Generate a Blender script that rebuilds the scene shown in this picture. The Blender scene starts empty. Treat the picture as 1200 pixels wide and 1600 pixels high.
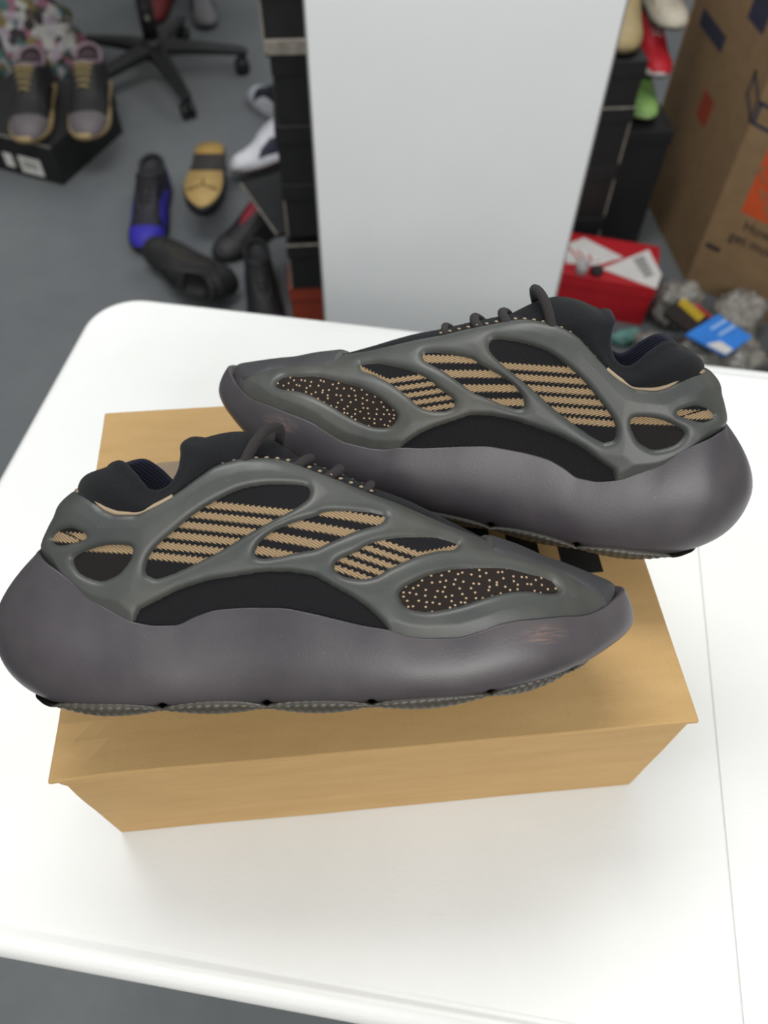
import bpy, bmesh, math, random
import numpy as np
from mathutils import Matrix, Vector
random.seed(7)
R = math.radians
SC = bpy.context.scene
COL = SC.collection

# ------------------------------------------------------------------ camera, world, lamps, exposure
TZ = 0.74                       # table top height
BW, BD, BH = 0.355, 0.260, 0.1344   # cardboard shoe box
cam_d = bpy.data.cameras.new('camera')
cam = bpy.data.objects.new('camera', cam_d); COL.objects.link(cam)
right = Vector((0.99553702, -0.09366064, 0.01156425))
up = Vector((0.07026413, 0.81744016, 0.57171193))
fwd = Vector((0.06299999, 0.56834784, -0.82037292))
mw = Matrix((right, up, -fwd)).transposed().to_4x4()
mw.translation = Vector((0.16078646, -0.13264637, 1.29151333))
cam.matrix_world = mw
cam_d.sensor_fit = 'VERTICAL'; cam_d.sensor_height = 36.0
cam_d.lens = 36.0 * 1196.28 / 1600.0
cam_d.clip_start = 0.02
cam_d.dof.use_dof = True
cam_d.dof.focus_distance = 0.40
cam_d.dof.aperture_fstop = 6.6
SC.camera = cam
W = bpy.data.worlds.new('world'); SC.world = W; W.use_nodes = True
W.node_tree.nodes['Background'].inputs[0].default_value = (0.90, 0.95, 1.0, 1)
W.node_tree.nodes['Background'].inputs[1].default_value = 0.66
def area(name, loc, size, power, rot=(0, 0, 0), col=(1, 0.985, 0.96)):
    l = bpy.data.lights.new(name, 'AREA'); l.shape = 'RECTANGLE'; l.size = size[0]; l.size_y = size[1]
    l.energy = power; l.color = col
    o = bpy.data.objects.new(name, l); COL.objects.link(o); o.location = loc; o.rotation_euler = rot
    return o
area('area_lamp', (-0.05, 0.85, 2.65), (1.2, 0.6), 27)  # ceiling light over the table
area('area_lamp', (0.60, -1.85, 2.40), (1.8, 0.6), 60)  # added fill light behind the camera for the white board, not a ceiling fixture
area('area_lamp', (1.9, 2.5, 2.65), (1.2, 0.6), 12)  # ceiling light at the back right
SC.view_settings.view_transform = 'Standard'; SC.view_settings.look = 'None'
SC.view_settings.gamma = 1; SC.view_settings.use_curve_mapping = False
SC.view_settings.exposure = 0.0

# ------------------------------------------------------------------ materials
def srgb(r, g, b):
    f = lambda c: (c / 255 / 12.92) if c / 255 <= 0.04045 else ((c / 255 + 0.055) / 1.055) ** 2.4
    return (f(r), f(g), f(b), 1)
class NT:
    def __init__(s, name):
        s.m = bpy.data.materials.new(name); s.m.use_nodes = True; s.t = s.m.node_tree; s.n = s.t.nodes
        s.b = s.n['Principled BSDF']
    def new(s, typ, **k):
        n = s.n.new(typ)
        for a, v in k.items():
            if a in n.bl_rna.properties.keys(): setattr(n, a, v)
        return n
    def link(s, a, b): s.t.links.new(a, b)
    def math(s, op, a, b=None, clamp=False):
        n = s.n.new('ShaderNodeMath'); n.operation = op; n.use_clamp = clamp
        for i, v in enumerate((a, b)):
            if v is None: continue
            if isinstance(v, (int, float)): n.inputs[i].default_value = v
            else: s.link(v, n.inputs[i])
        return n.outputs[0]
    def mix(s, fac, a, b):
        n = s.n.new('ShaderNodeMix'); n.data_type = 'RGBA'
        for i, v in ((0, fac), (6, a), (7, b)):
            if isinstance(v, (int, float)): n.inputs[i].default_value = v
            elif isinstance(v, tuple): n.inputs[i].default_value = v
            else: s.link(v, n.inputs[i])
        return n.outputs[2]
    def noise(s, scale, detail=3, rough=0.55, coord=None):
        n = s.n.new('ShaderNodeTexNoise'); n.inputs['Scale'].default_value = scale
        n.inputs['Detail'].default_value = detail; n.inputs['Roughness'].default_value = rough
        if coord is None:
            tc = s.n.new('ShaderNodeTexCoord'); coord = tc.outputs['Object']
        s.link(coord, n.inputs['Vector'])
        return n.outputs['Fac']
    def ramp(s, fac, a, b):
        n = s.n.new('ShaderNodeMapRange'); n.clamp = True
        s.link(fac, n.inputs[0]); n.inputs[1].default_value = a; n.inputs[2].default_value = b
        return n.outputs[0]
    def bump(s, h, strength, dist=0.001):
        n = s.n.new('ShaderNodeBump'); n.inputs['Strength'].default_value = strength; n.inputs['Distance'].default_value = dist
        s.link(h, n.inputs['Height']); s.link(n.outputs[0], s.b.inputs['Normal'])
MC = {}
def mat(name, c, rough=0.6, var=0.0, vs=30, bs=0, bstr=0.3, bd=0.001, metal=0, spec=0.5, trans=0, alpha=1, sheen=0):
    if name in MC: return MC[name]
    t = NT(name); b = t.b
    b.inputs['Roughness'].default_value = rough; b.inputs['Metallic'].default_value = metal
    b.inputs['Specular IOR Level'].default_value = spec
    b.inputs['Transmission Weight'].default_value = trans; b.inputs['Alpha'].default_value = alpha
    b.inputs['Sheen Weight'].default_value = sheen
    if var:
        f = t.noise(vs, 4)
        lo = tuple(x * (1 - var) for x in c[:3]) + (1,); hi = tuple(min(1, x * (1 + var)) for x in c[:3]) + (1,)
        t.link(t.mix(t.ramp(f, 0.3, 0.7), lo, hi), b.inputs['Base Color'])
    else: b.inputs['Base Color'].default_value = c
    if bs: t.bump(t.noise(bs, 2), bstr, bd)
    MC[name] = t.m
    return t.m

def m_midsole():
    t = NT('midsole_foam')
    n1 = t.noise(28, 5); n2 = t.noise(9, 3)
    base = t.mix(t.ramp(n1, 0.35, 0.7), srgb(61, 57, 61), srgb(72, 68, 71))
    dusty = t.mix(t.math('MULTIPLY', t.ramp(n2, 0.55, 0.75), 0.35), base, srgb(104, 97, 96))
    sp = t.noise(1100, 1)
    c = t.mix(t.math('MULTIPLY', t.ramp(sp, 0.77, 0.82), 0.45), dusty, srgb(165, 158, 150))
    # brown scuff near the toe
    tc = t.new('ShaderNodeTexCoord'); uv = t.new('ShaderNodeUVMap'); uv.uv_map = 'side'
    sx = t.new('ShaderNodeSeparateXYZ'); t.link(uv.outputs[0], sx.inputs[0])
    dx = t.math('DIVIDE', t.math('SUBTRACT', sx.outputs[0], 2.70), 0.14)
    dz = t.math('DIVIDE', t.math('SUBTRACT', sx.outputs[1], 0.405), 0.055)
    d = t.math('SQRT', t.math('ADD', t.math('MULTIPLY', dx, dx), t.math('MULTIPLY', dz, dz)))
    mp = t.new('ShaderNodeMapping'); mp.inputs['Scale'].default_value = (10, 80, 1); mp.inputs['Rotation'].default_value = (0, 0, 0.5)
    t.link(uv.outputs[0], mp.inputs[0])
    sn = t.noise(1.0, 4, 0.6, mp.outputs[0])
    f = t.math('MULTIPLY', t.ramp(d, 1.0, 0.2), t.ramp(sn, 0.42, 0.7))
    c = t.mix(t.math('MULTIPLY', f, 0.8), c, srgb(140, 112, 96))
    t.link(c, t.b.inputs['Base Color'])
    t.link(t.math('ADD', t.math('MULTIPLY', n1, 0.22), 0.27), t.b.inputs['Roughness'])
    t.b.inputs['Specular IOR Level'].default_value = 0.45
    t.bump(t.noise(900, 2), 0.12, 0.0004)
    return t.m
def m_cage():
    t = NT('cage_rubber')
    n1 = t.noise(22, 4)
    base = t.mix(t.ramp(n1, 0.35, 0.7), srgb(56, 59, 57), srgb(69, 70, 66))
    sp = t.noise(1300, 1)
    c = t.mix(t.math('MULTIPLY', t.ramp(sp, 0.74, 0.80), 0.35), base, srgb(150, 146, 132))
    n3 = t.noise(13, 5, 0.65)
    c = t.mix(t.math('MULTIPLY', t.ramp(n3, 0.5, 0.72), 0.45), c, srgb(92, 87, 77))
    t.link(c, t.b.inputs['Base Color'])
    t.link(t.math('ADD', t.math('MULTIPLY', n1, 0.2), 0.33), t.b.inputs['Roughness'])
    t.b.inputs['Specular IOR Level'].default_value = 0.5
    t.b.inputs['Subsurface Weight'].default_value = 0.0
    t.bump(t.noise(700, 2), 0.10, 0.0004)
    return t.m
def m_knit():
    t = NT('knit_striped')
    uv = t.new('ShaderNodeUVMap'); uv.uv_map = 'side'
    sx = t.new('ShaderNodeSeparateXYZ'); t.link(uv.outputs[0], sx.inputs[0])
    at = t.new('ShaderNodeAttribute'); at.attribute_name = 'tanv'
    ad = t.new('ShaderNodeAttribute'); ad.attribute_name = 'dotm'
    # jagged stitch ends: saw along the shoe length (uv is mm/100)
    xs = t.math('ADD', t.math('MULTIPLY', sx.outputs[0], 100 / 2.4), t.math('MULTIPLY', sx.outputs[1], 100 / 5.0))
    saw = t.math('FRACT', xs)
    v = t.math('ADD', at.outputs['Fac'], t.math('MULTIPLY', t.math('SUBTRACT', saw, 0.5), 1.0))
    tan = t.ramp(v, -0.12, 0.12)
    # dots
    mp = t.new('ShaderNodeMapping'); mp.inputs['Scale'].default_value = (26, 34, 1); mp.inputs['Rotation'].default_value = (0, 0, 0.25)
    t.link(uv.outputs[0], mp.inputs[0])
    vo = t.new('ShaderNodeTexVoronoi'); vo.voronoi_dimensions = '2D'; vo.inputs['Scale'].default_value = 1.0; vo.inputs['Randomness'].default_value = 0.75
    t.link(mp.outputs[0], vo.inputs['Vector'])
    dots = t.math('MULTIPLY', t.ramp(vo.outputs['Distance'], 0.175, 0.115), t.ramp(ad.outputs['Fac'], 0.4, 0.6))
    # yarn grain
    w = t.new('ShaderNodeTexWave'); w.inputs['Scale'].default_value = 30; w.inputs['Distortion'].default_value = 1.2; w.bands_direction = 'DIAGONAL'
    mp2 = t.new('ShaderNodeMapping'); mp2.inputs['Scale'].default_value = (1.0, 1.7, 1); t.link(uv.outputs[0], mp2.inputs[0]); t.link(mp2.outputs[0], w.inputs['Vector'])
    blk = t.mix(ad.outputs['Fac'], srgb(24, 24, 26), srgb(38, 31, 28))
    tanc = t.mix(w.outputs['Fac'], srgb(112, 94, 72), srgb(162, 138, 106))
    c = t.mix(tan, blk, tanc); c = t.mix(dots, c, srgb(176, 154, 124))
    t.link(c, t.b.inputs['Base Color']); t.b.inputs['Roughness'].default_value = 0.9
    t.b.inputs['Specular IOR Level'].default_value = 0.2
    t.bump(w.outputs['Fac'], 0.5, 0.0006)
    return t.m
def m_rib(name, c1, c2, scale=45):
    t = NT(name)
    uv = t.new('ShaderNodeUVMap'); uv.uv_map = 'side'
    w = t.new('ShaderNodeTexWave'); w.inputs['Scale'].default_value = scale; w.inputs['Distortion'].default_value = 1.5; w.bands_direction = 'DIAGONAL'
    t.link(uv.outputs[0], w.inputs['Vector'])
    n = t.noise(800, 2)
    t.link(t.mix(t.math('MULTIPLY', t.math('ADD', w.outputs['Fac'], n), 0.5), c1, c2), t.b.inputs['Base Color'])
    t.b.inputs['Roughness'].default_value = 0.92; t.b.inputs['Specular IOR Level'].default_value = 0.15
    t.b.inputs['Sheen Weight'].default_value = 0.05
    t.bump(w.outputs['Fac'], 0.4, 0.0005)
    return t.m
def m_card(name, ca, cb, scale=14):
    t = NT(name)
    tc = t.new('ShaderNodeTexCoord'); mp = t.new('ShaderNodeMapping'); mp.inputs['Scale'].default_value = (1, 5, 5)
    t.link(tc.outputs['Object'], mp.inputs[0])
    n = t.noise(scale, 5, 0.6, mp.outputs[0]); n2 = t.noise(500, 2)
    c = t.mix(t.ramp(n, 0.3, 0.7), ca, cb)
    c = t.mix(t.math('MULTIPLY', t.ramp(n2, 0.55, 0.75), 0.25), c, tuple(x * 0.8 for x in ca[:3]) + (1,))
    t.link(c, t.b.inputs['Base Color']); t.b.inputs['Roughness'].default_value = 0.72
    t.b.inputs['Specular IOR Level'].default_value = 0.3
    t.bump(n2, 0.12, 0.0006)
    return t.m
def m_table():
    t = NT('table_plastic')
    n = t.noise(6, 4); n2 = t.noise(520, 2, 0.5)
    mp = t.new('ShaderNodeMapping'); tc = t.new('ShaderNodeTexCoord'); mp.inputs['Scale'].default_value = (3, 30, 1); mp.inputs['Rotation'].default_value = (0, 0, 1.0)
    t.link(tc.outputs['Object'], mp.inputs[0])
    sc = t.noise(5, 5, 0.7, mp.outputs[0])
    c = t.mix(t.ramp(n, 0.3, 0.7), srgb(219, 220, 217), srgb(226, 227, 225))
    c = t.mix(t.math('MULTIPLY', t.ramp(sc, 0.66, 0.74), 0.12), c, srgb(185, 182, 176))
    t.link(c, t.b.inputs['Base Color']); t.b.inputs['Roughness'].default_value = 0.42
    t.bump(n2, 0.25, 0.0006)
    return t.m
def m_floor():
    t = NT('floor_concrete')
    n = t.noise(2.2, 6, 0.6); n2 = t.noise(60, 3)
    c = t.mix(t.ramp(n, 0.3, 0.7), srgb(94, 97, 99), srgb(114, 117, 118))
    c = t.mix(t.math('MULTIPLY', n2, 0.25), c, srgb(80, 84, 88))
    t.link(c, t.b.inputs['Base Color']); t.b.inputs['Roughness'].default_value = 0.8
    t.bump(n2, 0.2, 0.002)
    return t.m
def m_graffiti():
    t = NT('patterned_fabric')
    tc = t.new('ShaderNodeTexCoord')
    vo = t.new('ShaderNodeTexVoronoi'); vo.inputs['Scale'].default_value = 38; t.link(tc.outputs['Object'], vo.inputs['Vector'])
    cr = t.new('ShaderNodeValToRGB'); cr.color_ramp.interpolation = 'CONSTANT'
    sx = t.new('ShaderNodeSeparateXYZ'); t.link(vo.outputs['Color'], sx.inputs[0]); t.link(sx.outputs[0], cr.inputs[0])
    cols = [srgb(150, 148, 148), srgb(60, 52, 42), srgb(130, 82, 100), srgb(160, 158, 152), srgb(62, 92, 90), srgb(112, 98, 56), srgb(36, 30, 30), srgb(145, 134, 142)]
    el = cr.color_ramp.elements
    while len(el) < len(cols): el.new(0.5)
    for i, c in enumerate(cols): el[i].position = i / len(cols); el[i].color = c
    t.link(cr.outputs[0], t.b.inputs['Base Color']); t.b.inputs['Roughness'].default_value = 0.7
    return t.m
M_MID, M_CAGE, M_KNIT = m_midsole(), m_cage(), m_knit()
M_COLLAR = m_rib('collar_knit', srgb(15, 15, 17), srgb(35, 36, 38))
M_LINING = m_rib('lining_knit', srgb(22, 23, 34), srgb(40, 42, 56), 30)
M_OUT = mat('outsole_gum', srgb(62, 58, 50), 0.4, 0.15, 60)
M_LACE = m_rib('lace_rope', srgb(34, 31, 32), srgb(62, 58, 58), 90)
M_STITCH = mat('tan_stitch', srgb(152, 134, 110), 0.85)
M_PATCH = mat('toe_nubuck', srgb(54, 54, 56), 0.65, 0.15, 40, 900, 0.3, 0.0005)
M_CARD = m_card('kraft_cardboard', srgb(174, 141, 92), srgb(184, 151, 102))
M_CARD2 = m_card('moving_cardboard', srgb(128, 104, 76), srgb(142, 117, 86), 6)
M_TABLE, M_FLOOR = m_table(), m_floor()

# ------------------------------------------------------------------ mesh helpers
def setp(o, label=None, cat=None, group=None, kind=None):
    if label: o['label'] = label
    if cat: o['category'] = cat
    if group: o['group'] = group
    if kind: o['kind'] = kind
    return o
def link(name, me, m=None, parent=None, smooth=False):
    o = bpy.data.objects.new(name, me); COL.objects.link(o)
    if m is not None:
        if len(me.materials) == 0: me.materials.append(m)
        elif me.materials[0] != m:
            o.material_slots[0].link = 'OBJECT'; o.material_slots[0].material = m
    if parent: o.parent = parent
    if smooth: me.shade_smooth()
    return o
def empty(name, loc=(0, 0, 0), rz=0):
    o = bpy.data.objects.new(name, None); COL.objects.link(o); o.location = loc; o.rotation_euler = (0, 0, rz); o.empty_display_size = 0.05
    return o
def bm_mesh(bm, name):
    bmesh.ops.recalc_face_normals(bm, faces=bm.faces)
    me = bpy.data.meshes.new(name); bm.to_mesh(me); bm.free(); return me
def box_bm(bm, c, s, rz=0.0, bev=0.0, M=None):
    r = bmesh.ops.create_cube(bm, size=1.0)
    vs = r['verts']
    for v in vs: v.co = Vector((v.co.x * s[0], v.co.y * s[1], v.co.z * s[2]))
    if bev:
        es = list({e for v in vs for e in v.link_edges})
        rr = bmesh.ops.bevel(bm, geom=es, offset=bev, segments=2, profile=0.5, affect='EDGES', clamp_overlap=True)
        vs = list({v for v in rr['verts']} | {v for v in vs if v.is_valid})
    T = (M or Matrix.Identity(4)) @ Matrix.Translation(Vector(c)) @ Matrix.Rotation(rz, 4, 'Z')
    for v in vs: v.co = T @ v.co
def box(name, c, s, m, parent=None, rz=0, bev=0.002):
    bm = bmesh.new(); box_bm(bm, (0, 0, 0), s, 0, bev)
    o = link(name, bm_mesh(bm, name), m, parent); o.location = c; o.rotation_euler = (0, 0, rz); return o
def tube_bm(bm, pts, r, seg=10, closed=False, uvscale=None):
    pts = [Vector(p) for p in pts]; n = len(pts); rings = []
    ref = Vector((0, 0, 1))
    for i, p in enumerate(pts):
        a = pts[(i - 1) % n] if (closed or i > 0) else p; b = pts[(i + 1) % n] if (closed or i < n - 1) else p
        t = (b - a).normalized()
        if abs(t.dot(ref)) > 0.95: ref = Vector((1, 0, 0)) if abs(t.x) < 0.8 else Vector((0, 1, 0))
        u = t.cross(ref).normalized(); w = u.cross(t); ref = w
        rr = r[i] if isinstance(r, (list, tuple)) else r
        rings.append([bm.verts.new(p + u * math.cos(2 * math.pi * k / seg) * rr + w * math.sin(2 * math.pi * k / seg) * rr) for k in range(seg)])
    m = n if closed else n - 1
    for i in range(m):
        A, B = rings[i], rings[(i + 1) % n]
        for k in range(seg): bm.faces.new((A[k], A[(k + 1) % seg], B[(k + 1) % seg], B[k]))
    if not closed: bm.faces.new(rings[0][::-1]); bm.faces.new(rings[-1])
def spline(pts, n, closed=False):
    P = np.array(pts, float); k = len(P); out = []
    segs = k if closed else k - 1
    for i in range(n):
        t = i / (n if closed else n - 1) * segs; j = min(int(t), segs - 1); f = t - j
        g = lambda q: P[q % k] if closed else P[min(max(q, 0), k - 1)]
        a, b, c, d = g(j - 1), g(j), g(j + 1), g(j + 2)
        out.append(0.5 * (2 * b + (c - a) * f + (2 * a - 5 * b + 4 * c - d) * f * f + (3 * b - a - 3 * c + d) * f ** 3))
    return np.array(out)
def tube(name, pts, r, m, parent=None, seg=10, n=None):
    bm = bmesh.new(); tube_bm(bm, spline(pts, n) if n else pts, r, seg)
    return link(name, bm_mesh(bm, name), m, parent, True)
def lathe_bm(bm, prof, seg=24, M=None):
    rings = []
    for r, z in prof:
        rings.append([bm.verts.new((r * math.cos(2 * math.pi * k / seg), r * math.sin(2 * math.pi * k / seg), z)) for k in range(seg)])
    for A, B in zip(rings, rings[1:]):
        for k in range(seg): bm.faces.new((A[k], A[(k + 1) % seg], B[(k + 1) % seg], B[k]))
    bm.faces.new(rings[0][::-1]); bm.faces.new(rings[-1])
    if M is not None:
        for r in rings:
            for v in r: v.co = M @ v.co
def lathe(name, prof, m, parent=None, seg=24, M=None):
    bm = bmesh.new(); lathe_bm(bm, prof, seg, M); return link(name, bm_mesh(bm, name), m, parent, True)
def prism(name, poly, z0, z1, m, parent=None):
    bm = bmesh.new(); a = [bm.verts.new((x, y, z0)) for x, y in poly]; b = [bm.verts.new((x, y, z1)) for x, y in poly]
    n = len(poly); bm.faces.new(a[::-1]); bm.faces.new(b)
    for i in range(n): bm.faces.new((a[i], a[(i + 1) % n], b[(i + 1) % n], b[i]))
    return link(name, bm_mesh(bm, name), m, parent)
def text_mesh(s, size, align='LEFT'):
    cu = bpy.data.curves.new('t', 'FONT'); cu.body = s; cu.size = size; cu.extrude = 0.0004; cu.align_x = align
    ob = bpy.data.objects.new('t', cu); COL.objects.link(ob)
    bpy.context.view_layer.update()
    me = bpy.data.meshes.new_from_object(ob.evaluated_get(bpy.context.evaluated_depsgraph_get()))
    bpy.data.objects.remove(ob); bpy.data.curves.remove(cu)
    return me
def fn(xs, ys):
    xs = np.array(xs, float); ys = np.array(ys, float)
    h = np.diff(xs); dl = np.diff(ys) / h; m = np.zeros(len(xs)); m[0] = dl[0]; m[-1] = dl[-1]
    for i in range(1, len(xs) - 1):
        m[i] = 0 if dl[i - 1] * dl[i] <= 0 else 2 * dl[i - 1] * dl[i] / (dl[i - 1] + dl[i])
    def f(x):
        x = np.clip(np.asarray(x, float), xs[0], xs[-1]); i = np.clip(np.searchsorted(xs, x) - 1, 0, len(xs) - 2)
        hh = h[i]; t = (x - xs[i]) / hh
        return ((2 * t ** 3 - 3 * t ** 2 + 1) * ys[i] + (t ** 3 - 2 * t ** 2 + t) * hh * m[i] + (-2 * t ** 3 + 3 * t ** 2) * ys[i + 1] + (t ** 3 - t ** 2) * hh * m[i + 1])
    return f
def grid_faces(nr, nc, wrap=False, keep=None, off=0):
    r = np.arange(nr - 1)[:, None]; c = np.arange(nc if wrap else nc - 1)[None, :]
    c2 = (c + 1) % nc
    a = r * nc + c; b = r * nc + c2; d = (r + 1) * nc + c2; e = (r + 1) * nc + c
    F = np.stack(np.broadcast_arrays(a, b, d, e), -1).reshape(-1, 4) + off
    if keep is not None: F = F[keep.reshape(-1)]
    return F
BEND = [0.0, 0.0]
def bend(V):
    V = np.array(V, float); x = V[..., 0]
    V[..., 2] += BEND[0] * np.clip((x - 190) / 130, 0, None) ** 2 + BEND[1] * np.clip((90 - x) / 90, 0, None)
    return V
def np_mesh(name, V, F, sx=1, weld=0.0, attrs=None, uv=True):
    """V in mm (X toe, Y lateral, Z up); attrs: per-vertex floats; a 'side' UV map holds X,Z in mm/100"""
    V = np.asarray(V, float); me = bpy.data.meshes.new(name); VB = bend(V)
    bm = bmesh.new()
    ul = bm.loops.layers.uv.new('side') if uv else None
    ls = {k: bm.verts.layers.float.new(k) for k in (attrs or {})}
    vs = [bm.verts.new((sx * x / 1000, y / 1000, z / 1000)) for x, y, z in VB]
    for k, l in ls.items():
        A = attrs[k]
        for i, v in enumerate(vs): v[l] = float(A[i])
    for f in F:
        try: fc = bm.faces.new([vs[i] for i in (f if sx > 0 else f[::-1])])
        except ValueError: continue
        fc.smooth = True
        if uv:
            for lp, i in zip(fc.loops, (f if sx > 0 else f[::-1])): lp[ul].uv = (V[i, 0] / 100, V[i, 2] / 100)
    loose = [v for v in bm.verts if not v.link_faces]
    bmesh.ops.delete(bm, geom=loose, context='VERTS')
    if weld: bmesh.ops.remove_doubles(bm, verts=bm.verts, dist=weld / 1000)
    bmesh.ops.dissolve_degenerate(bm, dist=1e-7, edges=bm.edges)
    bmesh.ops.recalc_face_normals(bm, faces=bm.faces)
    bm.to_mesh(me); bm.free()
    return me
def sdf(px, pz, poly):
    """signed distance, positive inside"""
    P = np.asarray(poly, float); Q = np.roll(P, -1, 0)
    best = np.full(px.shape, 1e9); ins = np.zeros(px.shape, bool)
    for (ax, az), (bx, bz) in zip(P, Q):
        ex, ez = bx - ax, bz - az; L = ex * ex + ez * ez + 1e-12
        t = np.clip(((px - ax) * ex + (pz - az) * ez) / L, 0, 1)
        best = np.minimum(best, np.hypot(px - ax - t * ex, pz - az - t * ez))
        c = ((az > pz) != (bz > pz)); 
        with np.errstate(divide='ignore', invalid='ignore'):
            ins ^= c & (px < (bx - ax) * (pz - az) / (bz - az + 1e-30) + ax)
    return np.where(ins, best, -best)

# ------------------------------------------------------------------ setting
fl = box('floor', (0.3, 1.0, -0.05), (6.4, 7.0, 0.1), M_FLOOR, bev=0); setp(fl, kind='structure')
M_WALL = mat('wall_paint', srgb(200, 198, 192), 0.8, 0.03, 3)
for n_, c_, s_ in (('wall_back', (0.3, 4.45, 1.35), (6.4, 0.1, 2.7)), ('wall_front', (0.3, -2.45, 1.35), (6.4, 0.1, 2.7)),
                   ('wall_left', (-2.85, 1.0, 1.35), (0.1, 7.0, 2.7)), ('wall_right', (3.45, 1.0, 1.35), (0.1, 7.0, 2.7))):
    setp(box(n_, c_, s_, M_WALL, bev=0), kind='structure')

# ------------------------------------------------------------------ folding table
def rounded(x0, x1, y0, y1, r, corners, seg=10):
    pts = []
    for (cx, cy, a0, on) in ((x1, y0, -90, corners[0]), (x1, y1, 0, corners[1]), (x0, y1, 90, corners[2]), (x0, y0, 180, corners[3])):
        if not on: pts += [(cx, cy), (cx, cy)] if False else [(cx, cy)]; continue
        rr = r
        sx = 1 if cx == x1 else -1; sy = 1 if cy == y1 else -1
        for k in range(seg + 1):
            a = R(a0 + 90 * k / seg); pts.append((cx - sx * rr + rr * math.cos(a), cy - sy * rr + rr * math.sin(a)))
    return pts
def slab(name, poly, prof, m, parent, seam=None):
    """prof: (inset, z) rows from bottom to top"""
    P = np.array(poly); n = len(P); t = np.roll(P, -1, 0) - np.roll(P, 1, 0); t /= np.linalg.norm(t, axis=1)[:, None] + 1e-12
    nr = np.stack([t[:, 1], -t[:, 0]], 1)
    if seam is not None:
        on = np.abs(P[:, 0] - seam) < 1e-6; nr[on, 0] = 0; nr[on, 1] = np.sign(P[on, 1] - 0.2)
    bm = bmesh.new(); rings = []
    for ins, z in prof: rings.append([bm.verts.new((x - a * ins, y - b * ins, z)) for (x, y), (a, b) in zip(P, nr)])
    for A, B in zip(rings, rings[1:]):
        for k in range(n): bm.faces.new((A[k], A[(k + 1) % n], B[(k + 1) % n], B[k]))
    bm.faces.new(rings[0][::-1]); bm.faces.new(rings[-1])
    o = link(name, bm_mesh(bm, name), m, parent)
    for p in o.data.polygons: p.use_smooth = len(p.vertices) == 4
    return o
tb = empty('folding_table', (0, 0, 0), R(-14.2))
setp(tb, 'white plastic folding table with a seam across its middle, under the cardboard shoe box', 'table')
eprof = [(0.012, -0.044), (0.004, -0.042), (0.0, -0.036), (0.0, -0.014), (0.001, -0.008), (0.004, -0.003), (0.008, -0.0005), (0.011, 0.0), (0.016, -0.0006), (0.020, 0.0)]
eprof = [(i, TZ + z) for i, z in eprof]
X0, XF, X1, Y0, Y1 = -0.216, 0.4066, 1.029, -0.0795, 0.5325
slab('tabletop_panel', rounded(X0, XF - 0.0006, Y0, Y1, 0.055, (0, 0, 1, 1)), eprof, M_TABLE, tb, XF - 0.0006)
slab('tabletop_panel', rounded(XF + 0.0006, X1, Y0, Y1, 0.055, (1, 1, 0, 0)), eprof, M_TABLE, tb, XF + 0.0006)
M_STEEL = mat('grey_powder_steel', srgb(120, 122, 125), 0.45)
for lx in (X0 + 0.12, X1 - 0.12):
    for ly in (Y0 + 0.07, Y1 - 0.07):
        tube('leg', [(lx, ly, 0.0), (lx, ly, TZ - 0.045)], 0.0125, M_STEEL, tb, 12)
    tube('crossbar', [(lx, Y0 + 0.07, 0.12), (lx, Y1 - 0.07, 0.12)], 0.009, M_STEEL, tb, 10)
    tube('crossbar', [(lx, Y0 + 0.07, TZ - 0.06), (lx, Y1 - 0.07, TZ - 0.06)], 0.009, M_STEEL, tb, 10)

# ------------------------------------------------------------------ cardboard shoe box
sb = empty('shoe_box', (0, 0, TZ))
setp(sb, 'worn brown kraft cardboard shoe box lying on the white table under the two grey sneakers', 'box')
def worn_box(name, x0, x1, y0, y1, z0, z1, m, parent, nx, ny, nz, amp, seed, corner=None):
    bm = bmesh.new()
    bmesh.ops.create_grid(bm, x_segments=1, y_segments=1, size=0.5); bm.clear()
    vs = {}
    def v(i, j, k):
        if (i, j, k) not in vs: vs[i, j, k] = bm.verts.new((x0 + (x1 - x0) * i / nx, y0 + (y1 - y0) * j / ny, z0 + (z1 - z0) * k / nz))
        return vs[i, j, k]
    for i in range(nx):
        for j in range(ny):
            for k in (0, nz): bm.faces.new((v(i, j, k), v(i + 1, j, k), v(i + 1, j + 1, k), v(i, j + 1, k)))
    for i in range(nx):
        for k in range(nz):
            for j in (0, ny): bm.faces.new((v(i, j, k), v(i + 1, j, k), v(i + 1, j, k + 1), v(i, j, k + 1)))
    for j in range(ny):
        for k in range(nz):
            for i in (0, nx): bm.faces.new((v(i, j, k), v(i, j + 1, k), v(i, j + 1, k + 1), v(i, j, k + 1)))
    from mathutils import noise as N
    for q in bm.verts:
        s = Vector((q.co.x * 14 + seed, q.co.y * 14, q.co.z * 20))
        d = Vector(N.noise_vector(s)) * amp
        if z0 + 1e-6 > q.co.z: d.z = 0
        q.co += d
        if corner: corner(q)
    return link(name, bm_mesh(bm, name), m, parent)
def crush(q):
    d = math.hypot(q.co.x, q.co.y)
    if d < 0.03 and q.co.z > BH - 0.02: q.co.z -= 0.006 * (1 - d / 0.03); q.co.x -= 0.003 * (1 - d / 0.03)
bd = worn_box('box_body', 0.001, BW - 0.001, 0.001, BD - 0.001, 0.0, BH - 0.0035, M_CARD, sb, 36, 26, 14, 0.0008, 1.0, crush)
ld = worn_box('box_lid', -0.001, BW + 0.001, -0.0015, BD + 0.001, BH - 0.0033, BH, M_CARD, sb, 36, 26, 1, 0.0006, 1.0, crush)
for o in (bd, ld):
    md = o.modifiers.new('bevel', 'BEVEL'); md.width = 0.0012; md.segments = 2; md.limit_method = 'ANGLE'; md.angle_limit = R(50)
M_INK = mat('black_ink', srgb(22, 21, 21), 0.6, 0.2, 60); M_GINK = mat('grey_ink', srgb(128, 112, 90), 0.7, 0.1, 60)
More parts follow.
